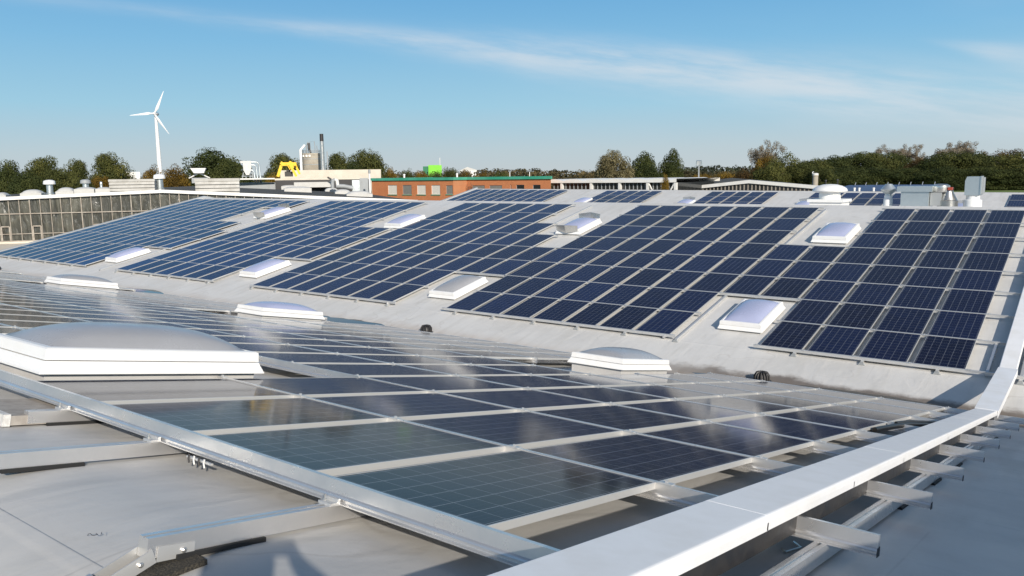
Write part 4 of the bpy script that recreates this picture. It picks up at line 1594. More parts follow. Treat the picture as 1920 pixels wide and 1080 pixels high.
roof_dome(-14, 9, 369, 361, 'white dome roof light cut by the left picture edge')
roof_dome(36, 76, 366, 355.5, 'white dome roof light left of the first capped pipe')
roof_dome(103, 137, 361, 351.5, 'white dome roof light right of the first capped pipe')
roof_dome(138, 176, 359.5, 351, 'flatter grey roof light before the second capped pipe', False)
roof_dome(178, 206, 358, 351, 'small roof light touching the left louvred housing', False)
for i, (x0, x1, yb, yt) in enumerate(((577, 586, 351, 347), (586, 598, 353.5, 348.5), (599, 613, 356, 350), (613, 631, 359, 352), (632, 655, 364, 355), (656, 693, 368.5, 358))):
    roof_dome(x0, x1, yb, yt, 'white roof light in the diagonal row on the hall, %s from its far end' % ordinal(i + 1), True, 1.5, None)
for i, (x0, x1, yb, yt) in enumerate(((520, 530, 345.5, 341), (524, 542, 350, 344), (530, 558, 354.5, 347), (537, 581, 360, 350))):
    roof_dome(x0, x1, yb, yt, 'white roof light in the short left row, %s from its far end' % ordinal(i + 1), False, 1.8, None)


def capped_pipe(px, yb, yt, wpx, lab, cap_w=1.9, cap_mat='white_pvc'):
    P = hall_at(px, 4.5)
    D = sqrt((P.x - CAM.x) ** 2 + (P.y - CAM.y) ** 2)
    k = D / F_PX
    h = height_at(P, px, yt) - P.z
    r = wpx * k / 2
    r_ = empty('capped_pipe', P, label=lab, cat='roof vent', group='capped vent pipes on the hall roof')
    b = MB()
    b.lathe([(r * 1.25, -0.3), (r * 1.25, h * 0.10), (r, h * 0.14), (r, h * 0.74)], 16)
    b.build('pipe', M['galv'], r_, smooth_=40)
    b = MB()
    b.lathe([(r * 0.9, h * 0.72), (r * cap_w * 0.97, h * 0.70), (r * cap_w, h * 0.76), (r * cap_w * 0.92, h * 0.92), (r * cap_w * 0.5, h * 0.985), (0, h)], 18)
    b.build('cap', M[cap_mat], r_, smooth_=40)


capped_pipe(93, 360, 337, 9.5, 'capped vent pipe with a white hood on the hall, left of the others')
capped_pipe(161, 352, 336, 9.5, 'capped vent pipe with a flat dark hood on the hall', 1.7, 'galv_grey')
capped_pipe(300, 346, 326, 11, 'capped vent pipe with a fat pale hood on the hall ridge', 1.75)
capped_pipe(190, 350, 340, 4, 'thin short pipe on the hall left of the louvred housing', 1.05, 'galv')

# butterfly shaped ridge vent
P = hall_at(375, 14)
kx = sqrt((P.x - CAM.x) ** 2 + (P.y - CAM.y) ** 2) / F_PX
z0 = height_at(P, 375, 334)
r_ = empty('ridge_ventilator', P, label='white boxy ridge ventilator on splayed white struts', cat='roof vent')
r_.matrix_world = Matrix.Translation((P.x, P.y, z0)) @ HR
b = MB()
b.rings([[(-8 * kx, -0.6, 8.5 * kx), (8 * kx, -0.6, 8.5 * kx), (8 * kx, 0.6, 8.5 * kx), (-8 * kx, 0.6, 8.5 * kx)], [(-13 * kx, -0.7, 17 * kx), (12 * kx, -0.7, 17 * kx), (12 * kx, 0.7, 17 * kx), (-13 * kx, 0.7, 17 * kx)]])
b.build('vent_box', M['white_metal'], r_)
for s_ in (-1, 1):
    b = MB()
    b.tube([(s_ * 0.5 * kx, 0, 8.5 * kx), (s_ * 17 * kx, 0, 0)], 1.1 * kx, 5)
    b.build('strut', M['white_paint'], r_)
b = MB()
b.box(-12 * kx, 14 * kx, -0.5, 0.5, -0.5, 0.6 * kx)
b.build('base', M['galv_grey'], r_)

# ------------------------------------------------------------------ plant building, silo, chimney and machine behind the hall


def block(b, px0, px1, py_top, D, depth, z_bottom=GROUND_Z, D1=None, inset=0.0):
    """box whose front shows between two pixels and whose top edge shows at py_top"""
    a, c_ = at(px0, py_top, D), at(px1, py_top, D1 or D)
    z1 = (a.z + c_.z) / 2
    d = (c_ - a)
    d.z = 0
    d.normalize()
    away = Vector((-d.y, d.x, 0))
    if away.dot(Vector((FWD.x, FWD.y, 0))) < 0:
        away = -away
    vs = [Vector((a.x, a.y, 0)) + away * inset, Vector((c_.x, c_.y, 0)) + away * inset, Vector((c_.x, c_.y, 0)) + away * depth, Vector((a.x, a.y, 0)) + away * depth]
    b.add([v_ + Vector((0, 0, z_bottom)) for v_ in vs] + [v_ + Vector((0, 0, z1)) for v_ in vs], [(0, 3, 2, 1), (4, 5, 6, 7), (0, 1, 5, 4), (1, 2, 6, 5), (2, 3, 7, 6), (3, 0, 4, 7)])
    return z1


def zat(px, py, D):
    return at(px, py, D).z


pb_root = empty('plant_building', at(560, 350, 128), label='low plant building with a cream band and a shaded open front behind the hall', cat='building')
pb_root.location = (0, 0, 0)
b = MB()
block(b, 440, 696, 342, 131, 14)
b.build('wall', M['galv_grey'], pb_root)
b = MB()
block(b, 515, 697, 333.5, 130, 15, z_bottom=zat(600, 337, 130))
b.build('fascia', M['cream'], pb_root)
b = MB()
block(b, 380, 515, 334.5, 129, 10, z_bottom=zat(450, 337, 129))
b.build('fascia', M['white_paint'], pb_root)
b = MB()
block(b, 551, 621, 341.5, 127, 3, z_bottom=zat(600, 351, 127))
b.build('roof_light_strip', M['roof_light'], pb_root)
b = MB()
block(b, 516, 692, 337.2, 129.5, 10, z_bottom=GROUND_Z)
b.build('recess_shade', M['dark'], pb_root)  # solid dark block, its colour standing in for shade under the fascia
pb_root.location = (0, 0, 0)

o = MB()
block(o, 525, 714, 318.5, 150, 12)
o = o.build('cream_hall', M['cream'])
tag(o, 'long low cream rendered hall carrying the silo and the steel chimney', 'building')

for (x0, x1, yt, yb, D, nm, mt, lab, cat) in ((660, 674, 337.5, 358, 118, 'roof_cabinet', 'galv', 'pale grey cabinet left of the dark grey one behind the hall', 'cabinet'),
                                            (674, 690, 334, 360, 118, 'roof_cabinet', 'galv_grey', 'dark grey tall cabinet beside the white pole behind the hall', 'cabinet')):
    b = MB()
    block(b, x0, x1, yt, D, 2.0, z_bottom=zat(x0, yb + 4, D))
    b.build(nm, M[mt])
    tag(bpy.data.objects[b and nm if False else nm] if False else COL.objects[-1], lab, cat)
# duct elbow and pole
Pp = at(630, 350, 116)
r_ = empty('duct_elbow', Pp, label='grey duct elbow with a white end behind the hall roof', cat='duct')
kx = 116 / F_PX
rr, aw = facing(Pp)
FM = Matrix(((rr.x, aw.x, 0, 0), (rr.y, aw.y, 0, 0), (0, 0, 1, 0), (0, 0, 0, 1)))
r_.matrix_world = Matrix.Translation(Pp) @ FM
b = MB()
b.tube([(-6 * kx, 0, -3 * kx), (-6 * kx, 0, 6 * kx), (-5 * kx, 0, 11 * kx), (-1 * kx, 0, 12.5 * kx)], 3.3 * kx, 12)
b.build('bend', M['galv_grey'], r_, smooth_=50)
b = MB()
b.tube([(-1 * kx, 0, 12.5 * kx), (2.2 * kx, 0, 11 * kx), (3 * kx, 0, 3 * kx)], 3.1 * kx, 12)
b.build('end_piece', M['white_paint'], r_, smooth_=50)
b = MB()
b.tube([(0, 0, 1 * kx), (14 * kx, 0.1, 0.5 * kx), (30 * kx, 0.2, -3 * kx)], 4.0 * kx, 10)
b.build('duct', M['galv_grey'], r_, smooth_=50)
Pp = at(694, 362, 112)
kx = 112 / F_PX
r_ = empty('flue_pipe', Pp, label='white upright flue pipe with a dark cap beside the brick building', cat='pipe')
b = MB()
zt = zat(694, 318, 112) - Pp.z
b.lathe([(1.7 * kx, -1), (1.7 * kx, zt * 0.82), (1.2 * kx, zt * 0.83), (1.2 * kx, zt * 0.86)], 14)
b.build('pipe', M['white_pvc'], r_, smooth_=40)
b = MB()
b.lathe([(2.2 * kx, zt * 0.84), (2.3 * kx, zt * 0.86), (2.0 * kx, zt), (0, zt)], 14)
b.build('cap', M['galv_grey'], r_, smooth_=40)
# flood light on an arm
Pp = at(617, 341, 126)
kx = 126 / F_PX
r_ = empty('flood_light', Pp, label='black flood light tilted down at the edge of the plant building', cat='lamp')
rr, aw = facing(Pp)
r_.matrix_world = Matrix.Translation(Pp) @ Matrix(((rr.x, aw.x, 0, 0), (rr.y, aw.y, 0, 0), (0, 0, 1, 0), (0, 0, 0, 1)))
b = MB()
b.box(-4 * kx, 4 * kx, -0.2, 0.2, 0, 3.2 * kx, Matrix.Translation((0, 0, 5 * kx)) @ Matrix.Rotation(radians(32), 4, 'Y'))
b.build('lamp_head', M['dark'], r_)
b = MB()
b.tube([(2 * kx, 0, 4 * kx), (4 * kx, 0, 0), (4 * kx, 0, -8 * kx)], 0.6 * kx, 5)
b.build('arm', M['galv_grey'], r_)

# silo
D = 168
Pp = at(588, 330, D)
kx = D / F_PX
si = empty('silo', (Pp.x, Pp.y, GROUND_Z), label='stained concrete silo with a railed top and conveyor head', cat='silo')
zb_, zt = zat(588, 330, D) - GROUND_Z, zat(588, 287.5, D) - GROUND_Z
R_ = 18.2 * kx
b = MB()
b.lathe([(R_, 0), (R_, zt - 0.4), (R_ * 1.03, zt - 0.35), (R_ * 1.03, zt)], 32)
b.build('tank', M['concrete'], si, smooth_=30)
for zz in (0.25, 0.5, 0.75):
    b = MB()
    z_ = zb_ + (zt - zb_) * zz
    b.lathe([(R_ * 0.99, z_ - 0.06), (R_ * 1.012, z_ - 0.06), (R_ * 1.012, z_ + 0.06), (R_ * 0.99, z_ + 0.06)], 32)
    b.build('hoop', M['galv_grey'], si)
b = MB()
for j in range(20):
    a = 2 * pi * j / 20
    b.tube([(R_ * 1.02 * cos(a), R_ * 1.02 * sin(a), zt), (R_ * 1.02 * cos(a), R_ * 1.02 * sin(a), zt + 5.2 * kx)], 0.035, 4)
for z_ in (2.6, 5.2):
    b.tube([(R_ * 1.02 * cos(2 * pi * j / 24), R_ * 1.02 * sin(2 * pi * j / 24), zt + z_ * kx) for j in range(25)], 0.035, 4)
b.build('railing', M['galv_grey'], si)
rr, aw = facing(Pp)
FM = Matrix(((rr.x, aw.x, 0, 0), (rr.y, aw.y, 0, 0), (0, 0, 1, 0), (0, 0, 0, 1)))
b = MB()
hd = [(-10, 0), (-10, 13), (-6, 20), (-1, 20), (6, 20), (6, 8), (9, 0)]
b.tube([FM @ Vector((x_ * kx, 0, zt + z_ * kx)) for x_, z_ in ((-10, 0), (-10, 14), (-7, 20))], 0.10, 6)
b.tube([FM @ Vector((x_ * kx, 0, zt + z_ * kx)) for x_, z_ in ((-3, 0), (-4, 20), (4, 21), (5, 0))], 0.08, 6)
b.tube([FM @ Vector((x_ * kx, 0.8, zt + z_ * kx)) for x_, z_ in ((9, 0), (8, 14))], 0.07, 6)
b.build('conveyor_frame', M['galv_grey'], si)
b = MB()
b.box(-8 * kx, -3.5 * kx, -0.6, 0.6, zt + 8 * kx, zt + 18 * kx, FM)
b.tube([FM @ Vector((-6 * kx, 0, zt + 8 * kx)), FM @ Vector((-3 * kx, 0, zt + 1 * kx))], 0.22, 8)
b.build('conveyor_head', M['dark'], si)
b = MB()
b.tube([FM @ Vector((-20.5 * kx, -R_ * 0.55, zb_ - 2)), FM @ Vector((-20.5 * kx, -R_ * 0.55, zt + 6 * kx)), FM @ Vector((-13 * kx, -R_ * 0.3, zt + 14 * kx))], 2.3 * kx, 10)
b.build('fill_pipe', M['white_pvc'], si, smooth_=50)
for x_ in (-15.5, -10.5, -5.3):
    b = MB()
    a = math.acos(max(-1, min(1, x_ * kx / R_)))
    b.box(-1.7 * kx, 1.7 * kx, -0.15, 0.05, zt - 6.5 * kx, zt - 3 * kx, Matrix.Translation(FM @ Vector((x_ * kx, -sqrt(max(0.01, R_ * R_ - (x_ * kx) ** 2)), 0))) @ FM)
    b.build('hatch', M['white_paint'], si)

D = 160
Pp = at(606, 325, D)
kx = D / F_PX
ch = empty('steel_chimney', (Pp.x, Pp.y, GROUND_Z), label='tall bright steel chimney with a black top beside the silo', cat='chimney')
zb_, zt, zk = 0, zat(606, 251, D) - GROUND_Z, zat(606, 265, D) - GROUND_Z
b = MB()
b.lathe([(3.7 * kx, zb_), (3.6 * kx, zk)], 20)
b.build('shaft', M['tin'], ch, smooth_=40)
b = MB()
b.lathe([(3.4 * kx, zk), (3.3 * kx, zt), (2.6 * kx, zt), (2.6 * kx, zt - 1)], 20)
b.build('top', M['dark'], ch, smooth_=40)
b = MB()
b.tube([(rr.x * 8.5 * kx, rr.y * 8.5 * kx, 0), (rr.x * 8.5 * kx, rr.y * 8.5 * kx, zat(614, 284, D) - GROUND_Z)], 0.10, 6)
b.build('side_pipe', M['galv_grey'], ch)

# yellow material handler parked on the roof edge: body and three pairs of bent legs
D = 140
Pp = at(545, 331, D)
kx = D / F_PX
ym = empty('yellow_crane_frame', Pp, label='yellow steel crane frame with splayed legs standing before the silo', cat='machine')
rr, aw = facing(Pp)
ym.matrix_world = Matrix.Translation(Pp) @ Matrix(((rr.x, aw.x, 0, 0), (rr.y, aw.y, 0, 0), (0, 0, 1, 0), (0, 0, 0, 1)))


def beam(b, p, q, w, d):
    p, q = Vector(p) * kx, Vector(q) * kx
    t = (q - p).normalized()
    n = Vector((0, 1, 0))
    s = t.cross(n).normalized()
    b.rings([[c_ + s * (w * kx / 2) * a_ + n * (d / 2) * e_ for a_, e_ in ((-1, -1), (1, -1), (1, 1), (-1, 1))] for c_ in (p, q)])


for pts_, w in ((((-22, 0, 0), (-15, 0, 20), (-12, 0, 25)), 5.0), (((10, -8, 0), (4, -8, 12), (-1, -8, 22)), 4.2), (((16, 6, 4), (11, 6, 16), (8, 6, 24)), 3.6)):
    b = MB()
    for p_, q_ in zip(pts_[:-1], pts_[1:]):
        beam(b, p_, q_, w, 0.7)
    b.build('leg', M['yellow'], ym)
b = MB()
beam(b, (-15, 0, 22), (11, 0, 22), 6, 1.2)
beam(b, (-3, 0, 25), (3, 0, 14), 9, 1.4)
beam(b, (-16, 0, 25), (-12, 0, 22), 5, 1.1)
beam(b, (-1, 0, 26), (4, 0, 23), 4, 1.1)
b.build('body', M['yellow'], ym)
b = MB()
b.box(-10 * kx, 4 * kx, 0.2, 1.6, 0, 9 * kx)
b.box(-7 * kx, 0 * kx, 0.0, 1.4, 9 * kx, 12 * kx)
b.build('drive', M['dark'], ym)

# small tower with a dust filter and hoses
D = 138
Pp = at(468, 334, D)
kx = D / F_PX
dfl = empty('dust_filter', Pp, label='pale hopper shaped dust filter with bent grey pipes above the plant building', cat='filter unit')
rr, aw = facing(Pp)
dfl.matrix_world = Matrix.Translation(Pp) @ Matrix(((rr.x, aw.x, 0, 0), (rr.y, aw.y, 0, 0), (0, 0, 1, 0), (0, 0, 0, 1)))
b = MB()
rc = lambda w, z, o_=0: [((-w + o_) * kx, -0.6, z * kx), ((w + o_) * kx, -0.6, z * kx), ((w + o_) * kx, 0.6, z * kx), ((-w + o_) * kx, 0.6, z * kx)]
b.rings([rc(2.5, 5.5, -3), rc(6.5, 14, -3), rc(7.0, 29, -3), rc(7.0, 30, -3)])
b.box(-14 * kx, -9 * kx, -0.4, 0.4, 26 * kx, 30 * kx)
b.build('hopper', M['roof_light'], dfl)
b = MB()
for x_ in (-12, -6, 1, 6):
    b.tube([(x_ * kx, 0, 0), (x_ * 0.8 * kx, 0, 10 * kx)], 0.08, 5)
b.tube([(-13 * kx, 0, 3.5 * kx), (7 * kx, 0, 3.5 * kx)], 0.08, 5)
b.build('stand', M['galv_grey'], dfl)
for x_, z_ in ((17, 28), (12, 23), (8, 14)):
    b = MB()
    b.tube([(4 * kx, 0, z_ * kx), ((x_ - 3) * kx, 0, z_ * kx), (x_ * kx, 0, (z_ - 3) * kx), ((x_ + 2) * kx, 0, -14 * kx)], 0.14, 8)
    b.build('pipe', M['galv'], dfl, smooth_=50)

# white distant shed left of the turbine
o = MB()
block(o, 234, 262, 322.5, 330, 14)
o = o.build('white_shed', M['white_paint'])
tag(o, 'small white shed between the trees left of the wind turbine', 'building')

# ------------------------------------------------------------------ brick office building with green roof edge
YB = 84.0


def atY(px, py, Y):
    d = ray(px, py)
    return CAM + d * ((Y - CAM.y) / d.y)


bb = empty('brick_building', (0, 0, 0), label='flat roofed red brick building with a green roof edge and rows of windows', cat='building')
XA, XB, XC = atY(697, 345, YB).x, atY(850, 345, YB).x, atY(1033, 345, YB + 3).x
ZT = atY(760, 333.5, YB).z
ZT2 = atY(960, 332.5, YB + 3).z
ztop = (ZT + ZT2) / 2
bx = Vector((XA, YB, GROUND_Z))
bb.location = bx
XE = atY(883, 345, YB + 3).x


def wall_with_windows(name, x0, x1, Y, wins, z0, z1, parent):
    """a facade plane with real openings; wins = list of (xa, xb, za, zb)"""
    b = MB()
    xs = sorted({x0, x1} | {w[0] for w in wins} | {w[1] for w in wins})
    zs = sorted({z0, z1} | {w[2] for w in wins} | {w[3] for w in wins})
    for i in range(len(xs) - 1):
        for j in range(len(zs) - 1):
            cx, cz = (xs[i] + xs[i + 1]) / 2, (zs[j] + zs[j + 1]) / 2
            if any(w[0] < cx < w[1] and w[2] < cz < w[3] for w in wins):
                continue
            b.add([(xs[i], Y, zs[j]), (xs[i + 1], Y, zs[j]), (xs[i + 1], Y, zs[j + 1]), (xs[i], Y, zs[j + 1])], [(0, 1, 2, 3)])
    for w in wins:
        xa, xb, za, zb = w[:4]
        dpt = 0.16
        b.add([(xa, Y, za), (xb, Y, za), (xb, Y, zb), (xa, Y, zb), (xa, Y + dpt, za), (xb, Y + dpt, za), (xb, Y + dpt, zb), (xa, Y + dpt, zb)],
              [(0, 4, 5, 1), (1, 5, 6, 2), (2, 6, 7, 3), (3, 7, 4, 0)])
    return b.build(name, M['brick'], parent)


def win_px(px0, px1, py0, py1, Y):
    a, c_ = atY(px0, py0, Y), atY(px1, py1, Y)
    zc = [atY((px0 + px1) / 2, y, Y).z for y in (py0, py1)]
    return (a.x - bx.x, c_.x - bx.x, zc[1] - bx.z, zc[0] - bx.z)


WL = [(727, 744.5, 347, 364.5, 'blind'), (754.5, 772, 347, 364.5, 'grey_blind'), (781.5, 798.5, 347, 364.5, 'blind'), (808.5, 825.5, 347, 364.5, 'blind'), (836, 849, 347.5, 364, 'grey_blind')]
WR = [(885.5, 909, 347.5, 366, 'grey_blind'), (917.5, 941.5, 347.5, 366, 'grey_blind'), (956.5, 959, 346, 366, 'window'), (967.5, 983, 346.5, 364, 'window'), (998.5, 1013.5, 346.5, 364, 'window')]
wl = [(*win_px(*w[:4], YB), w[4]) for w in WL]
wr = [(*win_px(*w[:4], YB + 3), w[4]) for w in WR]
H_ = ztop - bx.z
XD = XC - bx.x - 8.2
wall_with_windows('wall', 0, XB - bx.x, 0, wl, 0, H_, bb)
wall_with_windows('wall', XB - bx.x, XC - bx.x, 3, wr, 0, H_, bb)
b = MB()
b.add([(0, 0, 0), (0, 14, 0), (0, 14, H_), (0, 0, H_)], [(0, 1, 2, 3)])
b.add([(XC - bx.x, 3, 0), (XD, 14, 0), (XD, 14, H_), (XC - bx.x, 3, H_)], [(0, 1, 2, 3)])
b.add([(XB - bx.x, 0, 0), (XB - bx.x, 3, 0), (XB - bx.x, 3, H_), (XB - bx.x, 0, H_)], [(0, 1, 2, 3)])
b.add([(0, 14, 0), (XD, 14, 0), (XD, 14, H_), (0, 14, H_)], [(0, 1, 2, 3)])
b.build('wall', M['brick'], bb)
b = MB()
b.add([(-0.1, -0.1, H_ + 0.02), (XB - bx.x, -0.1, H_ + 0.02), (XB - bx.x, 3, H_ + 0.02), (XC - bx.x + 0.1, 3, H_ + 0.02), (XD, 14, H_ + 0.02), (-0.1, 14, H_ + 0.02)], [(0, 1, 2, 3, 4, 5)])
b.build('roof', M['bitumen'], bb)
TH = 0.33
b = MB()
e = 0.22
b.box(-e, XB - bx.x + e, -e, -0.003, H_ - TH, H_ + 0.06)
b.box(-e, -0.003, -0.003, 14.2, H_ - TH, H_ + 0.06)
b.box(XB - bx.x + 0.003, XB - bx.x + e, -0.003, 2.997, H_ - TH, H_ + 0.058)
b.box(XB - bx.x + e, XC - bx.x + e, 3 - e, 2.997, H_ - TH, H_ + 0.06)
b.build('roof_edge', M['green_trim'], bb)
for w, Y in [(w, 0) for w in wl] + [(w, 3) for w in wr]:
    xa, xb, za, zb, mt = w
    f_ = MB()
    t_ = 0.06
    y0, y1 = Y + 0.09, Y + 0.155
    f_.box(xa, xa + t_, y0, y1, za, zb)
    f_.box(xb - t_, xb, y0, y1, za, zb)
    f_.box(xa + t_, xb - t_, y0, y1, za, za + t_)
    f_.box(xa + t_, xb - t_, y0, y1, zb - t_, zb)
    n_m = 1 if xb - xa < 1.6 else 2
    wo = f_.build('window', M['white_paint'] if mt == 'blind' else M['galv_grey'], bb)
    f_ = MB()
    f_.add([(xa, Y + 0.13, za), (xb, Y + 0.13, za), (xb, Y + 0.13, zb), (xa, Y + 0.13, zb)], [(0, 1, 2, 3)])
    if mt == 'grey_blind':
        n = 14
        for i in range(n):
            z_ = za + t_ + (zb - za - 2 * t_) * i / n
            hz = (zb - za - 2 * t_) / n
            f_.add([(xa + t_, Y + 0.10, z_ + hz * 0.95), (xb - t_, Y + 0.10, z_ + hz * 0.95), (xb - t_, Y + 0.07, z_ + hz * 0.1), (xa + t_, Y + 0.07, z_ + hz * 0.1)], [(0, 1, 2, 3)])
    elif mt == 'blind':
        n = 6
        for i in range(n):
            x_ = xa + t_ + (xb - xa - 2 * t_) * i / n
            wz_ = (xb - xa - 2 * t_) / n
            f_.add([(x_, Y + 0.10, za + t_), (x_ + wz_ * 0.97, Y + 0.085, za + t_), (x_ + wz_ * 0.97, Y + 0.085, zb - t_), (x_, Y + 0.10, zb - t_)], [(0, 1, 2, 3)])
    f_.build('pane', M[mt], wo)
    if mt != 'window':
        f_ = MB()
        f_.box(xa - 0.05, xb + 0.05, Y - 0.09, Y - 0.003, za - 0.13, za - 0.02)
        f_.build('sill', M['green_trim'], wo)
for px in (758, 857):
    P = atY(px, 333, YB + (2 if px < 800 else 5))
    b = MB()
    b.lathe([(0.14, ztop), (0.14, ztop + 0.45), (0.18, ztop + 0.46), (0.15, ztop + 0.62), (0, ztop + 0.66)], 10, c=(P.x - bx.x, P.y - bx.y, -bx.z))
    b.build('vent_pipe', M['white_pvc'], bb)
# bare creeper in the corner
b = MB()
rc_ = random.Random(5)
P = Vector((XB + 0.6, YB + 2.7, -2.6))
for i in range(26):
    p = P + Vector((rc_.uniform(-0.3, 1.0), -rc_.uniform(0.0, 0.3), 0))
    pts_ = [p]
    for j in range(5):
        p = p + Vector((rc_.uniform(-0.22, 0.22), rc_.uniform(-0.05, 0.05), rc_.uniform(0.3, 0.8)))
        pts_.append(p)
    b.tube(pts_, 0.022, 4, 0.008)
o = b.build('bare_shrub', M['bark'])
tag(o, 'leafless shrub in the inner corner of the brick building', 'shrub')

# ------------------------------------------------------------------ white framed hall with barrel roofs, then the gabled hall
YH = 92.0
bh = empty('barrel_roof_hall', (0, 0, 0), label='long hall with a wavy white barrel roof over dark glazing and white posts', cat='building')
x0, x1 = atY(1034, 350, YH).x, atY(1270, 350, YH).x
zr, zg = atY(1150, 338.5, YH).z, atY(1150, 342.5, YH).z
hx = Vector((x0, YH, GROUND_Z))
bh.location = hx
W = x1 - x0
b = MB()
b.box(0, W, 0.3, 12, 0, zg - GROUND_Z)
b.build('glazing', M['window'], bh)
b = MB()
nwave = 6
pts_ = []
n = 60
for i in range(n + 1):
    t = i / n
    z_ = zr - GROUND_Z + 0.30 * abs(sin(pi * (t * nwave + 0.3))) - 0.05
    pts_.append((W * t, z_))
lo = zg - GROUND_Z
for (xa, za), (xb, zb) in zip(pts_[:-1], pts_[1:]):
    b.add([(xa, -0.3, lo), (xb, -0.3, lo), (xb, -0.3, zb), (xa, -0.3, za), (xa, 14, lo), (xb, 14, lo), (xb, 14, zb), (xa, 14, za)], [(0, 1, 2, 3), (3, 2, 6, 7), (7, 6, 5, 4), (0, 4, 5, 1)])
b.build('roof', M['white_paint'], bh)
for px in (1054, 1109, 1162.5, 1215, 1267):
    b = MB()
    xx = atY(px, 350, YH).x - hx.x
    b.box(xx - 0.16, xx + 0.16, -0.22, 0.25, 0, lo - 0.003)
    b.build('post', M['white_paint'], bh)
b = MB()
for px in np.arange(1037, 1268, 7.45):
    xx = atY(float(px), 350, YH).x - hx.x
    b.box(xx - 0.05, xx + 0.05, 0.20, 0.295, 0, lo - 0.004)
b.build('mullions', M['galv_grey'], bh)
for pa, pb_ in (((1217, 344), (1224, 358)), ((1265, 344), (1257, 358))):
    b = MB()
    a_, c_ = atY(*pa, YH), atY(*pb_, YH)
    b.tube([(a_.x - hx.x, -0.1, a_.z - hx.z), (c_.x - hx.x, -0.1, c_.z - hx.z)], 0.10, 5)
    b.build('brace', M['white_paint'], bh)

YG = 100.0
gh = empty('gabled_hall', (0, 0, 0), label='wide hall with a shallow white edged gable and a row of tall windows', cat='building')
pa_, pp, pc_ = atY(1235, 357, YG), atY(1405, 338.5, YG), atY(1545, 350, YG)
gx = Vector((pp.x, YG, GROUND_Z))
gh.location = gx
g = [pa_ - gx, pp - gx, pc_ - gx]
dl = g[0] - g[1]
b = MB()
b.add([(g[0].x, 0, 0), (g[2].x, 0, 0), (g[2].x, 0, g[2].z), (g[1].x, 0, g[1].z), (g[0].x, 0, g[0].z)], [(0, 1, 2, 3, 4)])
b.build('gable_wall', M['window'], gh)
b = MB()
for p_, q_ in ((g[0], g[1]), (g[1], g[2])):
    b.add([(p_.x, -0.3, p_.z - 0.35), (q_.x, -0.3, q_.z - 0.35), (q_.x, -0.3, q_.z + 0.08), (p_.x, -0.3, p_.z + 0.08), (p_.x, 0.2, p_.z - 0.35), (q_.x, 0.2, q_.z - 0.35), (q_.x, 0.2, q_.z + 0.08), (p_.x, 0.2, p_.z + 0.08)],
          [(0, 1, 2, 3), (3, 2, 6, 7), (7, 6, 5, 4), (0, 4, 5, 1), (0, 3, 7, 4), (1, 5, 6, 2)])
b.build('verge_board', M['white_paint'], gh)
b = MB()
for p_, q_ in ((g[0], g[1]), (g[1], g[2])):
    b.add([(p_.x, 0.2, p_.z + 0.02), (q_.x, 0.2, q_.z + 0.02), (q_.x - 20.3, 46, q_.z + 0.02), (p_.x - 20.3, 46, p_.z + 0.02)], [(0, 1, 2, 3)])
b.build('roof', M['bitumen'], gh)
b = MB()
xx = g[0].x + 0.4
while xx < g[2].x - 0.3:
    zz = (g[0].z + (g[1].z - g[0].z) * (xx - g[0].x) / (g[1].x - g[0].x)) if xx < g[1].x else (g[1].z + (g[2].z - g[1].z) * (xx - g[1].x) / (g[2].x - g[1].x))
    b.box(xx - 0.07, xx + 0.07, -0.08, -0.003, 0, zz - 0.36)
    xx += 0.52
b.build('mullions', M['timber'], gh)
for i, (px0, px1, pyb, pyt) in enumerate(((1266, 1288, 343, 338.5), (1302, 1318, 344, 339), (1331, 1346, 342.5, 338), (1358, 1368, 342, 338), (1370, 1384, 341, 337.5), (1290, 1300, 342, 338.5), (1348, 1357, 341.5, 338))):
    P = at(px0, pyb, 150 + i * 2)
    Q = at(px1, pyb, 150 + i * 2)
    b = MB()
    h = zat(px0, pyt, 150 + i * 2) - P.z
    d_ = (Q - P)
    W_ = d_.length
    Mx = Matrix.Translation(P) @ Matrix.Rotation(atan2(d_.y, d_.x), 4, 'Z')
    b.rings([[(0, 0, -0.6), (W_, 0, -0.6), (W_, 1.5, -0.6), (0, 1.5, -0.6)], [(0, 0, h * 0.6), (W_, 0, h * 0.6), (W_, 1.5, h * 0.6), (0, 1.5, h * 0.6)], [(0.2, 0.25, h), (W_ - 0.2, 0.25, h), (W_ - 0.2, 1.3, h), (0.2, 1.3, h)]], M=Mx)
    o = b.build('roof_light', M['white_pvc'])
    tag(o, 'low white roof light on the dark roof of the gabled hall', 'roof light', 'roof lights on the gabled hall')
# round chimney and thin pipes on it
P = at(1528, 349, 128)
b = empty('round_chimney', (P.x, P.y, P.z - 1), label='stubby round brown chimney with a pale top on the gabled hall', cat='chimney')
kx = 128 / F_PX
m_ = MB()
m_.lathe([(4.8 * kx, 0), (4.8 * kx, 1 + 17 * kx), (5.4 * kx, 1 + 17.2 * kx), (5.4 * kx, 1 + 19 * kx)], 16)
m_.build('shaft', M['concrete'], b, smooth_=40)
m_ = MB()
m_.lathe([(5.0 * kx, 1 + 19 * kx), (5.2 * kx, 1 + 21.5 * kx), (3.0 * kx, 1 + 22.5 * kx), (0, 1 + 22.6 * kx)], 16)
m_.tube([(-4 * kx, 0, 1 + 20 * kx), (-5 * kx, 0, 1 + 24 * kx), (-3 * kx, 0, 1 + 25 * kx)], 0.08, 5)
m_.build('cap', M['white_paint'], b, smooth_=40)
for px, py in ((1548, 337), (1570, 336)):
    P = at(px, 352, 120)
    m_ = MB()
    m_.lathe([(0.10, -1), (0.10, zat(px, py, 120) - P.z - 0.2), (0.16, zat(px, py, 120) - P.z - 0.18), (0.12, zat(px, py, 120) - P.z)], 8, c=P)
    o = m_.build('thin_flue', M['dark'])
    tag(o, 'thin dark flue pipe behind the white mushroom vent', 'pipe', 'two thin flues behind the mushroom vent')

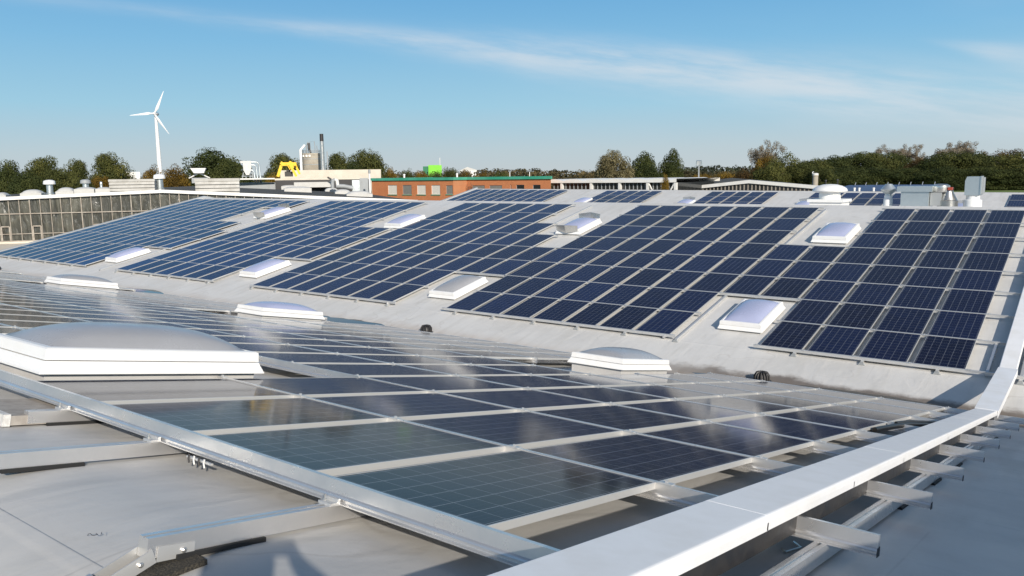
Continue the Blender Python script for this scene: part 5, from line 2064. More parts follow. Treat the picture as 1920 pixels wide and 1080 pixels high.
# blue roofed shed far right with rail stubs along its ridge
D = 125
sh = empty('blue_roof_shed', (0, 0, 0), label='low shed whose long blue grey roof shows behind the ridge vents', cat='building')
a_, c_ = at(1574, 347, D), at(1775, 345.5, D - 8)
d_ = (c_ - a_)
d_.z = 0
d_.normalize()
aw = Vector((-d_.y, d_.x, 0))
if aw.dot(FWD) < 0:
    aw = -aw
sh.location = (a_.x, a_.y, GROUND_Z)
L_ = (c_ - a_).length
za_ = a_.z - GROUND_Z
zc_ = c_.z - GROUND_Z
b = MB()
P_ = lambda t, y, z_: d_ * t + aw * y + Vector((0, 0, z_))
b.add([P_(-0.5, -9, za_ - 1.9), P_(L_, -9, zc_ - 1.9), P_(L_, 0, zc_), P_(1.5, 0, za_), P_(-0.5, -9, za_ - 2.05), P_(L_, -9, zc_ - 2.05), P_(L_, 0, zc_ - 0.15), P_(1.5, 0, za_ - 0.15)], [(0, 1, 2, 3), (4, 7, 6, 5), (0, 4, 5, 1), (2, 6, 7, 3), (1, 5, 6, 2), (3, 7, 4, 0)])
b.build('roof', M['blue_roof'], sh)
b = MB()
b.add([P_(0, -8.8, 0), P_(L_, -8.8, 0), P_(L_, -8.8, zc_ - 2.06), P_(0, -8.8, za_ - 2.06)], [(0, 1, 2, 3)])
b.add([P_(0, 0.0, 0), P_(L_, 0.0, 0), P_(L_, 0.0, zc_ - 0.16), P_(0, 0.0, za_ - 0.16)], [(0, 1, 2, 3)])
b.build('wall', M['galv_grey'], sh)
for i in range(8):
    t = L_ * (0.18 + 0.105 * i)
    z_ = za_ + (zc_ - za_) * t / L_
    b = MB()
    b.tube([P_(t, -0.5, z_ - 0.05), P_(t - 0.25, 0.1, z_ + 0.32)], 0.045, 5)
    b.build('ridge_stub', M['alu_dull'], sh)
for px in (1602, 1611, 1638):
    P = at(px, 357, 96)
    m_ = MB()
    hh = 4.5 * 96 / F_PX
    m_.lathe([(0.11, -1), (0.11, hh * 0.7), (0.15, hh * 0.72), (0.13, hh), (0, hh * 1.05)], 8, c=P)
    o = m_.build('vent_stub', M['white_pvc'])
    tag(o, 'short white vent stub in front of the blue grey roof', 'pipe', 'white vent stubs before the blue roof')
    m_ = None

# bright green building and white roofs in the distance
D = 420
gb_ = empty('green_building', (0, 0, 0), label='distant bright green industrial building above the bushes', cat='building')
b = MB()
block(b, 803, 828, 309.5, D, 16)
b.build('hall', M['lime'], gb_)
b = MB()
block(b, 793, 803, 312, D + 1, 10)
b.build('annex', M['dark_green'], gb_)
b = MB()
P = at(825, 310, D)
b.tube([P, P + Vector((0, 0, 4.0))], 0.18, 5)
b.build('mast', M['white_paint'], gb_)
D = 520
wr_ = empty('white_roofed_building', (0, 0, 0), label='distant building with a pale pitched roof among the bushes', cat='building')
a_, c_ = at(862, 320, D), at(897, 319, D)
m_ = (a_ + c_) / 2
ap = at(876, 313, D)
d_ = Vector((c_.x - a_.x, c_.y - a_.y, 0)).normalized()
aw = Vector((-d_.y, d_.x, 0))
if aw.dot(FWD) < 0:
    aw = -aw
b = MB()
f0 = [Vector((a_.x, a_.y, a_.z)), Vector((c_.x, c_.y, a_.z)), Vector((ap.x, ap.y, ap.z))]
b.add([*f0, *[p + aw * 20 for p in f0]], [(0, 1, 2), (5, 4, 3), (0, 3, 4, 1), (1, 4, 5, 2), (2, 5, 3, 0)])
b.build('roof', M['roof_light'], wr_)
b = MB()
bl_ = [Vector((p.x, p.y, GROUND_Z)) for p in (f0[0], f0[1], f0[1] + aw * 20, f0[0] + aw * 20)]
tl_ = [Vector((p.x, p.y, f0[0].z - 0.01)) for p in bl_]
b.add(bl_ + tl_, [(0, 1, 5, 4), (1, 2, 6, 5), (2, 3, 7, 6), (3, 0, 4, 7)])
b.build('wall', M['white_paint'], wr_)

# flood light mast
D = 118
P = at(1309.5, 357, D)
kx = D / F_PX
lm = empty('light_mast', (P.x, P.y, GROUND_Z), label='grey mast with two flood lights in front of the gabled hall', cat='lamp')
zt = zat(1309.5, 308, D) - GROUND_Z
b = MB()
b.lathe([(0.14, 0), (0.09, zt)], 10)
b.build('mast', M['galv_grey'], lm)
rr, aw = facing(P)
FM = Matrix(((rr.x, aw.x, 0, 0), (rr.y, aw.y, 0, 0), (0, 0, 1, 0), (0, 0, 0, 1)))
for x_, ang in ((-2.2, 12), (2.6, -20)):
    b = MB()
    b.box(-2.7 * kx, 2.7 * kx, -0.25, 0.12, -1 * kx, 6.5 * kx, Matrix.Translation(FM @ Vector((x_ * kx, 0, zt + 0.5 * kx))) @ FM @ Matrix.Rotation(radians(ang), 4, 'Z') @ Matrix.Rotation(radians(18), 4, 'X'))
    b.build('flood_light', M['galv'], lm)
for px in (956, 993):
    P = at(px, 333, 125)
    b = MB()
    b.tube([(P.x, P.y, GROUND_Z), (P.x, P.y, zat(px, 321.5, 125))], 0.07, 6)
    b.box(-0.25, 0.25, -0.1, 0.1, zat(px, 321.5, 125), zat(px, 321.5, 125) + 0.14, Matrix.Translation((P.x, P.y, 0)))
    o = b.build('thin_lamp_post', M['alu_dull'])
    tag(o, 'thin pale lamp post rising behind the brick building roof', 'lamp post', 'lamp posts behind the brick building')

# ------------------------------------------------------------------ wind turbine
D = 880
kx = D / F_PX
P = at(300.5, 330, D)
wt = empty('wind_turbine', (P.x, P.y, GROUND_Z), label='white three bladed wind turbine turned slightly left above the trees', cat='wind turbine')
hub = at(299, 213.5, D)
rr, aw = facing(P)
M['turbine'] = mat('turbine_white', (0.80, 0.80, 0.80), 0.45)
b = MB()
zt = hub.z - GROUND_Z - 1.6
ox = (hub - P)
b.lathe([(2.35, 0), (2.1, zt * 0.4), (1.35, zt)], 24)
b.build('tower', M['turbine'], wt, smooth_=40)
hl = Vector((0, 0, hub.z - GROUND_Z))
front = (-aw * 0.93 - rr * 0.36).normalized()       # rotor looks towards us, a little to the left
side = Vector((-front.y, front.x, 0))
if side.dot(rr) < 0:
    side = -side
FMw = Matrix(((side.x, front.x, 0, 0), (side.y, front.y, 0, 0), (0, 0, 1, 0), (0, 0, 0, 1)))
b = MB()
b.rings([[FMw @ Vector((x_ * s_, y_, z_ * s_)) + hl for x_, z_ in [(1.7 * cos(2 * pi * j / 12), 1.75 * sin(2 * pi * j / 12)) for j in range(12)]] for y_, s_ in ((-5.5, 0.55), (-4.8, 0.9), (1.6, 1.0), (2.2, 0.8))])
b.build('nacelle', M['turbine'], wt, smooth_=50)
ro = MB()
hc = FMw @ Vector((0, 3.4, 0)) + hl
ro.rings([[FMw @ Vector((r__ * cos(2 * pi * j / 14), y_, r__ * sin(2 * pi * j / 14))) + hl for j in range(14)] for y_, r__ in ((2.2, 1.5), (3.2, 1.55), (4.3, 1.15), (4.9, 0.3))])
ro.build('spinner', M['turbine'], wt, smooth_=50)
for ang in (64, 184, 304 - 1):
    a = radians(ang)
    ux, uz = cos(a), sin(a)
    ax = Vector((ux, 0, uz))
    tx = Vector((-uz, 0, ux))
    b = MB()
    rs = []
    for s_, ch_, th in ((0.8, 1.5, 1.5), (3.0, 1.6, 1.4), (6.0, 2.7, 0.75), (10, 2.3, 0.5), (14.5, 1.6, 0.35), (19, 1.0, 0.2), (23.4, 0.5, 0.1), (24.2, 0.2, 0.05)):
        c_ = Vector((0, 3.3, 0)) + ax * s_
        rs.append([FMw @ (c_ + tx * (ch_ * 0.5 * cos(2 * pi * j / 10) - 0.18 * ch_) + Vector((0, 1, 0)) * (th * 0.5 * sin(2 * pi * j / 10) + 0.25 * cos(2 * pi * j / 10) * ch_ * 0.5)) + hl for j in range(10)])
    b.rings(rs)
    b.build('blade', M['turbine'], wt, smooth_=50)

# ------------------------------------------------------------------ trees
def leaf_material(name, c1, c2, c3):
    m = bpy.data.materials.new(name)
    m.use_nodes = True
    t = m.node_tree
    p = t.nodes['Principled BSDF']
    p.inputs['Roughness'].default_value = 0.75
    p.inputs['Specular IOR Level'].default_value = 0.2
    at_ = N(t, 'ShaderNodeAttribute', attribute_name='tone')
    oi = N(t, 'ShaderNodeObjectInfo')
    r = N(t, 'ShaderNodeValToRGB')
    el = r.color_ramp.elements
    el[0].color = (*c1, 1)
    el[1].color = (*c3, 1)
    e = el.new(0.5)
    e.color = (*c2, 1)
    v = math_node(t, 'ADD', at_.outputs['Fac'], math_node(t, 'MULTIPLY', math_node(t, 'SUBTRACT', oi.outputs['Random'], 0.5), 0.25), clamp=True)
    t.links.new(v, r.inputs[0])
    t.links.new(r.outputs[0], p.inputs['Base Color'])
    tr = N(t, 'ShaderNodeBsdfTranslucent')
    t.links.new(r.outputs[0], tr.inputs[0])
    mx = N(t, 'ShaderNodeMixShader')
    mx.inputs[0].default_value = 0.38
    t.links.new(p.outputs[0], mx.inputs[1])
    t.links.new(tr.outputs[0], mx.inputs[2])
    t.links.new(mx.outputs[0], t.nodes['Material Output'].inputs[0])
    return m


LEAF = {
    'dark': leaf_material('leaf_dark_green', (0.028, 0.040, 0.013), (0.060, 0.076, 0.023), (0.11, 0.122, 0.036)),
    'green': leaf_material('leaf_autumn_green', (0.042, 0.054, 0.017), (0.095, 0.105, 0.030), (0.17, 0.165, 0.046)),
    'autumn': leaf_material('leaf_yellow_brown', (0.075, 0.050, 0.012), (0.20, 0.125, 0.022), (0.32, 0.21, 0.035)),
    'pale': leaf_material('leaf_pale_olive', (0.09, 0.075, 0.035), (0.21, 0.18, 0.09), (0.34, 0.30, 0.17)),
    'brown': leaf_material('leaf_russet', (0.05, 0.032, 0.014), (0.11, 0.07, 0.025), (0.17, 0.115, 0.045)),
    'twig': leaf_material('fine_bare_twigs', (0.15, 0.12, 0.085), (0.28, 0.235, 0.17), (0.40, 0.345, 0.26)),
}


def leaves_mesh(name, clumps, n_leaves, size, seed, mtl, fit=False):
    """many small leaf faces on and in the clumps; each face carries its own tone"""
    rg = np.random.default_rng(seed)
    w = np.array([c[3] ** 2 for c in clumps])
    w = w / w.sum()
    idx = rg.choice(len(clumps), n_leaves, p=w)
    C_ = np.array([c[:3] for c in clumps])[idx]
    R_ = np.array([c[3] for c in clumps])[idx]
    d = rg.normal(size=(n_leaves, 3))
    d /= np.linalg.norm(d, axis=1)[:, None]
    rad = R_ * (0.80 + 0.24 * rg.random(n_leaves))
    # ragged surface: radius depends on direction through a few random bumps
    bump = np.zeros(n_leaves)
    for _ in range(5):
        ax = rg.normal(size=3) * 3.2
        bump += np.sin(d @ ax + idx * 1.7 + rg.random() * 6)
    rad *= 1 + 0.06 * bump
    pos = C_ + d * rad[:, None] * np.array([1, 1, 0.85])
    if fit:      # bring the crown to 10 m high and 10 m wide
        w_ = np.percentile(np.abs(pos[:, 0]), 97)
        pos[:, :2] *= 5.0 / w_
        pos[:, 2] *= 9.9 / np.percentile(pos[:, 2], 99.9)
    nrm = d + rg.normal(size=(n_leaves, 3)) * 0.32 + np.array([0, 0, 0.2])
    nrm /= np.linalg.norm(nrm, axis=1)[:, None]
    a = np.cross(nrm, rg.normal(size=(n_leaves, 3)))
    a /= np.linalg.norm(a, axis=1)[:, None] + 1e-9
    b = np.cross(nrm, a)
    s = size * (0.6 + 0.8 * rg.random(n_leaves))
    a *= s[:, None] * 0.5
    b *= (s * (0.5 + 0.4 * rg.random(n_leaves)))[:, None] * 0.5
    V = np.stack([pos - a - b * 0.5, pos + a * 0.6 - b, pos + a + b * 0.5, pos - a * 0.5 + b], 1).reshape(-1, 3)
    me = bpy.data.meshes.new(name)
    me.vertices.add(len(V))
    me.vertices.foreach_set('co', V.ravel())
    me.loops.add(n_leaves * 4)
    me.loops.foreach_set('vertex_index', np.arange(n_leaves * 4))
    me.polygons.add(n_leaves)
    me.polygons.foreach_set('loop_start', np.arange(0, n_leaves * 4, 4))
    me.polygons.foreach_set('loop_total', np.full(n_leaves, 4))
    me.update()
    ctone = rg.random(len(clumps))
    tone = np.clip(0.5 + (ctone[idx] - 0.5) * 0.7 + rg.normal(size=n_leaves) * 0.11, 0, 1)
    att = me.attributes.new('tone', 'FLOAT', 'FACE')
    att.data.foreach_set('value', tone.astype(np.float32))
    me.materials.append(mtl)
    return me


def trunk_mb(h, r, seed, spread, crown_lo):
    rg = random.Random(seed)
    b = MB()
    b.tube([(0, 0, 0), (rg.uniform(-.2, .2), rg.uniform(-.2, .2), h * 0.35), (rg.uniform(-.4, .4), rg.uniform(-.4, .4), h * 0.8)], r, 7, r * 0.35)
    for i in range(9):
        a = 2 * pi * i / 9 + rg.uniform(-.3, .3)
        z0 = h * rg.uniform(0.28, 0.6)
        L_ = spread * rg.uniform(0.5, 0.85)
        b.tube([(0, 0, z0), (cos(a) * L_ * 0.5, sin(a) * L_ * 0.5, z0 + L_ * 0.45), (cos(a) * L_, sin(a) * L_, z0 + L_ * rg.uniform(0.5, 0.9))], r * 0.42, 5, r * 0.1)
    return b


def crown_clumps(seed, wid, h, lo, n, round_=1.0):
    """clump centres spread through an irregular dome from height lo to h"""
    rg = random.Random(seed)
    cl = []
    lob = [(rg.uniform(0, 2 * pi), rg.uniform(0.82, 1.12)) for _ in range(5)]
    for i in range(n):
        for _ in range(40):
            x, y, z = rg.uniform(-1, 1), rg.uniform(-1, 1), rg.uniform(-0.1, 1)
            a = atan2(y, x)
            lim = 1.0
            for la, lv in lob:
                lim += (lv - 1) * max(0, cos(a - la))
            q = (abs(x) ** 2.3 + abs(y) ** 2.3) / lim ** 2.3 + (max(0, z) ** 2.3 if z > 0 else 0)
            if (0.55 if i % 4 else 0.2) < q < 0.97:
                break
        r = wid * rg.uniform(0.075, 0.15)
        cl.append((x * wid / 2 * 0.86, y * wid / 2 * 0.86, lo + (max(z, 0) * 0.86 + 0.05) * (h - lo), r))
    for i in range(7):
        cl.append((rg.uniform(-.16, .16) * wid, rg.uniform(-.16, .16) * wid, lo + (h - lo) * rg.uniform(0.25, 0.6), wid * 0.22))
    return cl


TREE_CACHE = {}


def tree_proto(kind, var):
    """one tree 10 m high and 10 m wide; copies scale it"""
    key = (kind, var)
    if key in TREE_CACHE:
        return TREE_CACHE[key]
    seed = 100 + 17 * var + sum(ord(ch) for ch in kind)
    if kind == 'twig':
        rg = random.Random(seed)
        tb = MB()
        tips = []

        def grow(p, d, L_, r, lev):
            q = p + d * L_ * 0.55 + Vector((rg.uniform(-1, 1), rg.uniform(-1, 1), rg.uniform(-0.4, 0.6))) * L_ * 0.07
            e_ = p + d * L_
            tb.tube([p, q, e_], r, 5 if lev < 2 else 3, r * 0.55)
            if lev == 4:
                tips.append(e_)
                return
            for i in range(3 if lev else 5):
                nd = (d * 0.75 + Vector((rg.uniform(-1, 1), rg.uniform(-1, 1), rg.uniform(-0.25, 0.9))) * 0.62).normalized()
                grow(p + d * L_ * rg.uniform(0.55, 1.0), nd, L_ * rg.uniform(0.55, 0.75), r * 0.52, lev + 1)
        grow(Vector((0, 0, 0)), Vector((0.03, 0.0, 1)), 3.7, 0.22, 0)
        tb_ = tb
        zm, wm = max(t.z for t in tips) + 0.2, sorted(abs(t.x) for t in tips)[int(len(tips) * 0.93)]
        tb_.v = [(v[0] * 5 / wm, v[1] * 5 / wm, v[2] * 10 / zm) for v in tb_.v]
        cl = [(t.x * 5 / wm, t.y * 5 / wm, t.z * 10 / zm, 0.62) for t in tips]
        me = leaves_mesh('crown', cl, 9000, 0.17, seed, LEAF['twig'])
        tm = tb_.build('trunk', M['bark'])
    else:
        low = {'dark': 0.5, 'green': 0.5, 'autumn': 0.2, 'pale': 0.7, 'brown': 0.3}[kind]
        cl = crown_clumps(seed, 10, 10, low, 130)
        me = leaves_mesh('crown', cl, 26000, 0.24, seed, LEAF[kind], fit=True)
        tm = trunk_mb(8.2, 0.30, seed, 4.2, low).build('trunk', M['bark'])
    cr = bpy.data.objects.new('crown', me)
    COL.objects.link(cr)
    TREE_CACHE[key] = [tm, cr, True]
    return TREE_CACHE[key]


def plant_tree(px, py_top, D, wpx, kind, label, group=None, name='tree', var=None, z0=GROUND_Z):
    kx = D / F_PX
    P = at(px, py_top, D)
    h = P.z - z0
    w = wpx * kx
    var = (int(px) % 4) if var is None else var
    pr = tree_proto(kind, var)
    root = empty(name, (P.x, P.y, z0), (0, 0, (px * 1.7) % 6.28), label, 'tree', group)
    root.scale = (w / 10.0, w / 10.0, h / 10.0)
    for o_ in pr[:2]:
        if pr[2]:
            c_ = o_
        else:
            c_ = o_.copy()
            COL.objects.link(c_)
        c_.parent = root
    pr[2] = False
    return root


G1 = 'trees beyond the film clad hall'
plant_tree(8, 300, 230, 62, 'dark', 'dark tree at the left picture edge', G1)
plant_tree(-45, 297, 240, 70, 'dark', 'dark tree just outside the left edge of the picture', G1)
plant_tree(76, 293, 215, 62, 'green', 'tall rounded green tree behind the first capped pipe', G1)
plant_tree(136, 298, 220, 50, 'green', 'yellowing green tree left of the gap in the treeline', G1)
plant_tree(45, 318, 205, 60, 'dark', 'low dark tree behind the dome roof lights', G1)
plant_tree(112, 316, 210, 66, 'green', 'broad low green tree behind the second dome roof light', G1)
plant_tree(208, 286, 250, 64, 'green', 'loose single tree left of the wind turbine', G1)
plant_tree(233, 321, 260, 34, 'autumn', 'yellow bush at the foot of the single tree', G1, 'bush')
plant_tree(186, 330, 240, 46, 'autumn', 'brownish bush behind the left louvred housing', G1, 'bush')
plant_tree(285, 309, 215, 46, 'autumn', 'golden bush at the foot of the wind turbine', G1, 'bush')
plant_tree(325, 308, 225, 56, 'autumn', 'golden green bush right of the wind turbine', G1, 'bush')
plant_tree(397, 277, 235, 122, 'dark', 'very broad dark green dome shaped tree left of the dust filter', G1, var=1)
plant_tree(428, 296, 228, 60, 'dark', 'dark lower side of the broad tree by the dust filter', G1)
plant_tree(540, 288, 250, 78, 'green', 'green tree behind the yellow crane frame', G1)
plant_tree(508, 316, 262, 36, 'dark', 'low dark tree left of the yellow crane frame', G1)
plant_tree(512, 324, 200, 40, 'autumn', 'brown bush left of the yellow crane frame', G1, 'bush')
G2 = 'trees beyond the cream hall and the brick building'
plant_tree(640, 286, 240, 60, 'green', 'green tree right of the steel chimney', G2)
plant_tree(686, 280, 232, 74, 'green', 'tall rounded green tree right of the chimney', G2, var=2)
plant_tree(655, 302, 225, 60, 'dark', 'darker tree in front of the pair beside the chimney', G2)
for i, (px, py, w) in enumerate(((735, 313, 30), (763, 317, 36), (790, 320, 34), (842, 314, 40), (870, 318, 34), (815, 321, 34), (905, 319, 36), (938, 321, 40), (722, 322, 26))):
    plant_tree(px, py, 205 + (i * 13) % 60, w, ('autumn', 'green')[i % 2] if i != 3 else 'green', 'yellow green bush in the row above the brick building, %s planted' % ordinal(i + 1) if False else ['thin bush at the left end of the row above the brick building', 'second bush of the row above the brick building', 'bush left of the bright green building', 'round bush right of the bright green building', 'bush before the white roofed building', 'bush before the bright green building', 'bush right of the white roofed building', 'bush above the right half of the brick building', 'low bush beside the cream hall'][i], G2, 'bush')
G3 = 'trees beyond the barrel roof hall'
plant_tree(1150, 281, 210, 68, 'pale', 'pale olive feathery tree left of the dark pair', G3, var=0)
plant_tree(1137, 292, 214, 44, 'pale', 'lower left side of the pale feathery tree', G3, var=3)
plant_tree(1208, 284, 222, 62, 'dark', 'dark green round tree, left of a pair above the barrel roof', G3, var=2)
plant_tree(1260, 279, 224, 50, 'dark', 'dark green tree, right of a pair above the barrel roof', G3, var=3)
plant_tree(1218, 306, 215, 66, 'dark', 'dark low growth at the foot of the dark pair', G3)
plant_tree(1247, 325, 96, 18, 'autumn', 'small yellow sapling in front of the barrel roof hall', G3, 'sapling', z0=-4.2)
G4 = 'trees along the wood on the right'
plant_tree(1421, 265, 250, 62, 'twig', 'bare pale tree standing left of the wood', G4, var=0)
plant_tree(1437, 287, 242, 50, 'autumn', 'yellowing tree at the foot of the bare one', G4)
plant_tree(1474, 285, 235, 68, 'green', 'round green tree right of the bare tree', G4, var=1)
plant_tree(1445, 304, 228, 70, 'green', 'lower green tree before the round one', G4)
plant_tree(1508, 303, 232, 60, 'green', 'yellow green tree before the left end of the wood', G4, var=2)
plant_tree(1545, 308, 226, 50, 'green', 'low yellowish tree behind the round chimney', G4, var=3)
plant_tree(1405, 314, 240, 54, 'brown', 'brownish undergrowth left of the wood', G4)
plant_tree(1364, 322, 250, 66, 'autumn', 'yellow brown undergrowth above the gabled hall', G4, 'bush')
plant_tree(1318, 326, 250, 60, 'autumn', 'yellow undergrowth behind the light mast', G4, 'bush')
plant_tree(1672, 271, 485, 54, 'twig', 'bare tree crown rising behind the wood, left one', G4, var=1)
plant_tree(1708, 272, 490, 44, 'twig', 'bare tree crown rising behind the wood, middle one', G4, var=2)
plant_tree(1789, 265, 485, 70, 'twig', 'broad bare tree crown rising behind the wood, right one', G4, var=3)
wood = [(1530, 297, 60), (1566, 291, 66), (1604, 287, 70), (1640, 284, 76), (1676, 286, 64), (1758, 290, 60), (1790, 283, 78), (1830, 284, 72), (1868, 292, 62), (1905, 285, 80), (1950, 288, 80), (1725, 293, 44), (1735, 300, 60)]
for i, (px, py, w) in enumerate(wood):
    kind = 'brown' if i == 11 else 'dark' if i % 3 else 'green'
    pos = ['left end', 'second from the left end', 'third from the left end', 'tallest left part', 'right of the tallest left part', 'just left of the broad bare crown', 'under the broad bare crown', 'right of the broad bare crown', 'above the duct hood', 'near the right picture edge', 'outside the right picture edge', 'russet gap', 'behind the air unit'][i]
    plant_tree(px, py, 425 + (i * 7) % 30, w * 1.12, kind, 'dense tree of the wood, %s' % pos, G4)
for i, (px, py, w) in enumerate(((1585, 312, 70), (1650, 314, 76), (1700, 314, 70), (1770, 312, 74), (1840, 312, 78), (1905, 312, 80))):
    plant_tree(px, py, 408 + (i * 5) % 14, w * 1.15, 'dark', 'low front tree of the wood, %s from the left' % ordinal(i + 1), G4)
plant_tree(1895, 279, 500, 66, 'brown', 'reddish tree top rising behind the right end of the wood', G4)
plant_tree(1845, 283, 500, 44, 'brown', 'reddish tree top behind the duct hood side of the wood', G4)


# far treelines, too far to tell the trees apart
def far_line(name, label, spans, D, mtl, seed, n, size):
    rg = random.Random(seed)
    cl = []
    for (px0, py0, px1, py1) in spans:
        k = max(3, int((px1 - px0) / 6))
        for i in range(k):
            t = (i + rg.random()) / k
            px = px0 + (px1 - px0) * t
            d = D * rg.uniform(0.93, 1.07)
            top_ = at(px, py0 + (py1 - py0) * t + rg.uniform(-1.5, 3.0), d)
            r = rg.uniform(5.0, 9.0) * D / 520 * 0.62
            z = top_.z - r * 0.9
            while z > GROUND_Z - 2:
                cl.append((top_.x + rg.uniform(-2, 2), top_.y + rg.uniform(-2, 2), z, r))
                z -= r * 1.2
    me = leaves_mesh(name, cl, n, size, seed, mtl)
    o = bpy.data.objects.new(name, me)
    COL.objects.link(o)
    tag(o, label, 'wood', None, 'stuff')


LEAF['far'] = leaf_material('leaf_far_mixed', (0.045, 0.045, 0.025), (0.105, 0.088, 0.042), (0.19, 0.14, 0.06))
LEAF['fardark'] = leaf_material('leaf_far_dark', (0.040, 0.048, 0.030), (0.070, 0.080, 0.045), (0.11, 0.115, 0.06))
far_line('distant_wood', 'far brownish treeline on the horizon above the brick building', [(905, 315, 960, 315), (960, 315, 1130, 320), (1100, 321, 1160, 320)], 430, LEAF['far'], 3, 15000, 1.1)
far_line('distant_wood', 'far dark treeline on the horizon left of the bare tree', [(1270, 312, 1330, 309), (1330, 309, 1420, 311), (1420, 312, 1530, 312)], 470, LEAF['fardark'], 4, 14000, 1.15)
far_line('distant_wood', 'low brown thicket in front of the far dark treeline', [(1275, 318, 1400, 320)], 330, LEAF['far'], 5, 8000, 0.8)
far_line('distant_wood', 'very far thin treeline along the horizon', [(-80, 331, 460, 328), (440, 326, 1000, 322), (1000, 321, 1560, 314), (1560, 314, 2050, 308)], 900, LEAF['fardark'], 6, 16000, 1.8)
far_line('distant_wood', 'brownish green thicket behind the brick building roof', [(712, 321, 905, 320), (905, 320, 1000, 321)], 262, LEAF['far'], 11, 9000, 0.6)
far_line('distant_wood', 'brownish hedge behind the hall roofs on the left', [(150, 333, 300, 331), (300, 330, 520, 327)], 300, LEAF['far'], 8, 9000, 0.75)

# meadow before the wood
me_ = MB()
q_ = [at(1560, 352, 150), at(2300, 352, 150), at(2300, 345, 440), at(1500, 345, 440)]
me_.add([(p.x, p.y, GROUND_Z + 0.05) for p in q_], [(0, 1, 2, 3)])
tag(me_.build('meadow', M['grass']), kind='structure')

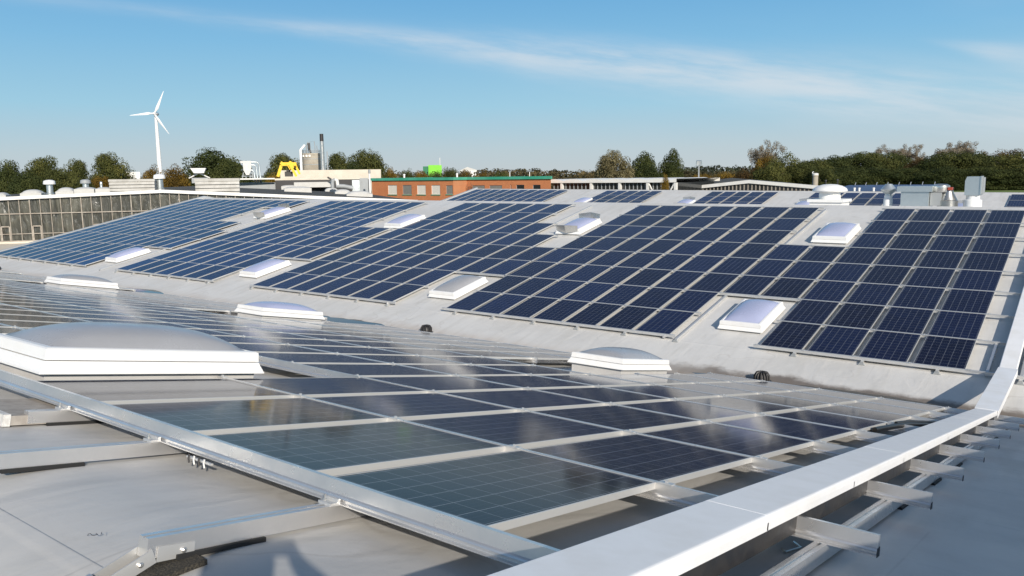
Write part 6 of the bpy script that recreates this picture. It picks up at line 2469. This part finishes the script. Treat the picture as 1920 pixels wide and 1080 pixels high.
# ------------------------------------------------------------------ the photographer, outside the picture; only the shadow shows
def person():
    """figure standing behind the camera, both arms raised to hold a phone up"""
    pd = Vector((FWD.x, FWD.y, 0)).normalized()
    pr_ = Vector((pd.y, -pd.x, 0))
    foot = Vector((CAM.x, CAM.y, 0)) - pd * 0.34
    z0 = z_mem(foot.y)
    H = CAM.z - z0

    def W(r, f, u):
        return pr_ * r + pd * f + Vector((0, 0, u))
    J = {}
    verts, edges, rad = [], [], []

    def j(name, r, f, u, ra, parent=None):
        if name[:2] not in ('wr', 'pa', 'f0', 'f1', 'f2', 'f3', 'g0', 'g1', 'g2', 'g3', 'tl', 'tr'):
            u *= 1.09
        verts.append(W(r, f, u))
        rad.append(ra)
        J[name] = len(verts) - 1
        if parent is not None:
            edges.append((J[parent], J[name]))
    j('pelvis', 0, 0, 0.93, 0.15)
    j('belly', 0, 0.01, 1.08, 0.14, 'pelvis')
    j('chest', 0, 0.0, 1.28, 0.155, 'belly')
    j('neck0', 0, 0.0, 1.44, 0.075, 'chest')
    j('neck', 0, 0.01, 1.50, 0.058, 'neck0')
    j('head0', -0.05, 0.06, 1.57, 0.115, 'neck')
    j('head', -0.07, 0.09, 1.665, 0.135, 'head0')
    j('crown', -0.08, 0.09, 1.745, 0.10, 'head')
    for s, n in ((-1, 'l'), (1, 'r')):
        wide = 1.0 if n == 'l' else 1.28
        j('sh' + n, s * 0.18, 0.0, 1.40, 0.075, 'neck0')
        j('el' + n, s * 0.31 * wide, 0.15, 1.36 if n == 'r' else 1.30, 0.060 if n == 'r' else 0.10, 'sh' + n)
        j('fo' + n, s * (0.215 if n == 'r' else 0.20), 0.21, 1.58, 0.055 if n == 'r' else 0.105, 'el' + n)
        j('wr' + n, s * 0.11, 0.27, H - 0.05, 0.036 if n == 'r' else 0.05, 'fo' + n)
        j('pa' + n, s * 0.085, 0.29, H + 0.01, 0.026, 'wr' + n)
        for i in range(4):
            j('f%d%s' % (i, n), s * 0.082, 0.305, H + 0.03 - i * 0.02, 0.0095, 'pa' + n)
            j('g%d%s' % (i, n), s * 0.062, 0.318, H + 0.035 - i * 0.02, 0.0085, 'f%d%s' % (i, n))
        j('t' + n, s * 0.07, 0.27, H + 0.01, 0.010, 'pa' + n)
        j('hip' + n, s * 0.10, 0, 0.86, 0.105, 'pelvis')
        j('kn' + n, s * 0.12, 0.02, 0.48, 0.062, 'hip' + n)
        j('an' + n, s * 0.13, -0.02, 0.09, 0.042, 'kn' + n)
        j('to' + n, s * 0.15, 0.15, 0.04, 0.036, 'an' + n)
    me = bpy.data.meshes.new('person')
    me.from_pydata(verts, edges, [])
    o = bpy.data.objects.new('person', me)
    o.location = (foot.x, foot.y, z0)
    COL.objects.link(o)
    md = o.modifiers.new('skin', 'SKIN')
    sv = me.skin_vertices[0].data if me.skin_vertices else None
    if sv is None:
        bm = bmesh.new()
        bm.from_mesh(me)
        bm.verts.layers.skin.verify()
        bm.to_mesh(me)
        bm.free()
        sv = me.skin_vertices[0].data
    for i, r in enumerate(rad):
        sv[i].radius = (r, r)
        sv[i].use_root = i == 0
    o.modifiers.new('sub', 'SUBSURF').levels = 2
    o.modifiers['sub'].render_levels = 2
    pm = mat('dark_jacket_and_trousers', (0.03, 0.035, 0.05), 0.9)
    t = pm.node_tree
    tc = t.nodes.new('ShaderNodeTexCoord')
    sp = N(t, 'ShaderNodeSeparateXYZ')
    t.links.new(tc.outputs['Object'], sp.inputs[0])
    rp = N(t, 'ShaderNodeValToRGB')
    rp.color_ramp.interpolation = 'CONSTANT'
    t.links.new(math_node(t, 'MULTIPLY', sp.outputs[2], 0.5), rp.inputs[0])
    el = rp.color_ramp.elements
    el[0].color = (0.02, 0.018, 0.016, 1)
    el[1].position = 0.055
    el[1].color = (0.06, 0.075, 0.12, 1)
    for p_, c_ in ((0.475, (0.035, 0.04, 0.045, 1)), (0.80, (0.45, 0.27, 0.19, 1))):
        e_ = el.new(p_)
        e_.color = c_
    t.links.new(rp.outputs[0], t.nodes['Principled BSDF'].inputs['Base Color'])
    me.materials.append(pm)
    tag(o, 'person standing on the near ridge with both arms raised, only their shadow in view', 'person')
    hp_ = MB()
    rs = []
    for z_, r__ in ((1.60, 0.02), (1.64, 0.105), (1.70, 0.112), (1.755, 0.095), (1.785, 0.05)):
        rs.append([W(-0.075 + r__ * 1.3 * cos(2 * pi * i / 14), 0.085 + r__ * 1.35 * sin(2 * pi * i / 14), (z_ + 0.02) * 1.09) for i in range(14)])
    hp_.rings(rs)
    hp_.build('hair', M['dark'], o, smooth_=60)
    ph = MB()
    Mx = Matrix(((pr_.x, pd.x, 0, 0), (pr_.y, pd.y, 0, 0), (0, 0, 1, 0), (0, 0, 0, 1)))
    ph.box(-0.062, 0.092, -0.004, 0.004, -0.04, 0.035, Mx)
    p_o = ph.build('phone', M['dark'], loc=Vector((CAM.x, CAM.y, CAM.z)) - pd * 0.018)
    tag(p_o, 'dark phone held up in the raised hands behind the view', 'phone')


person()
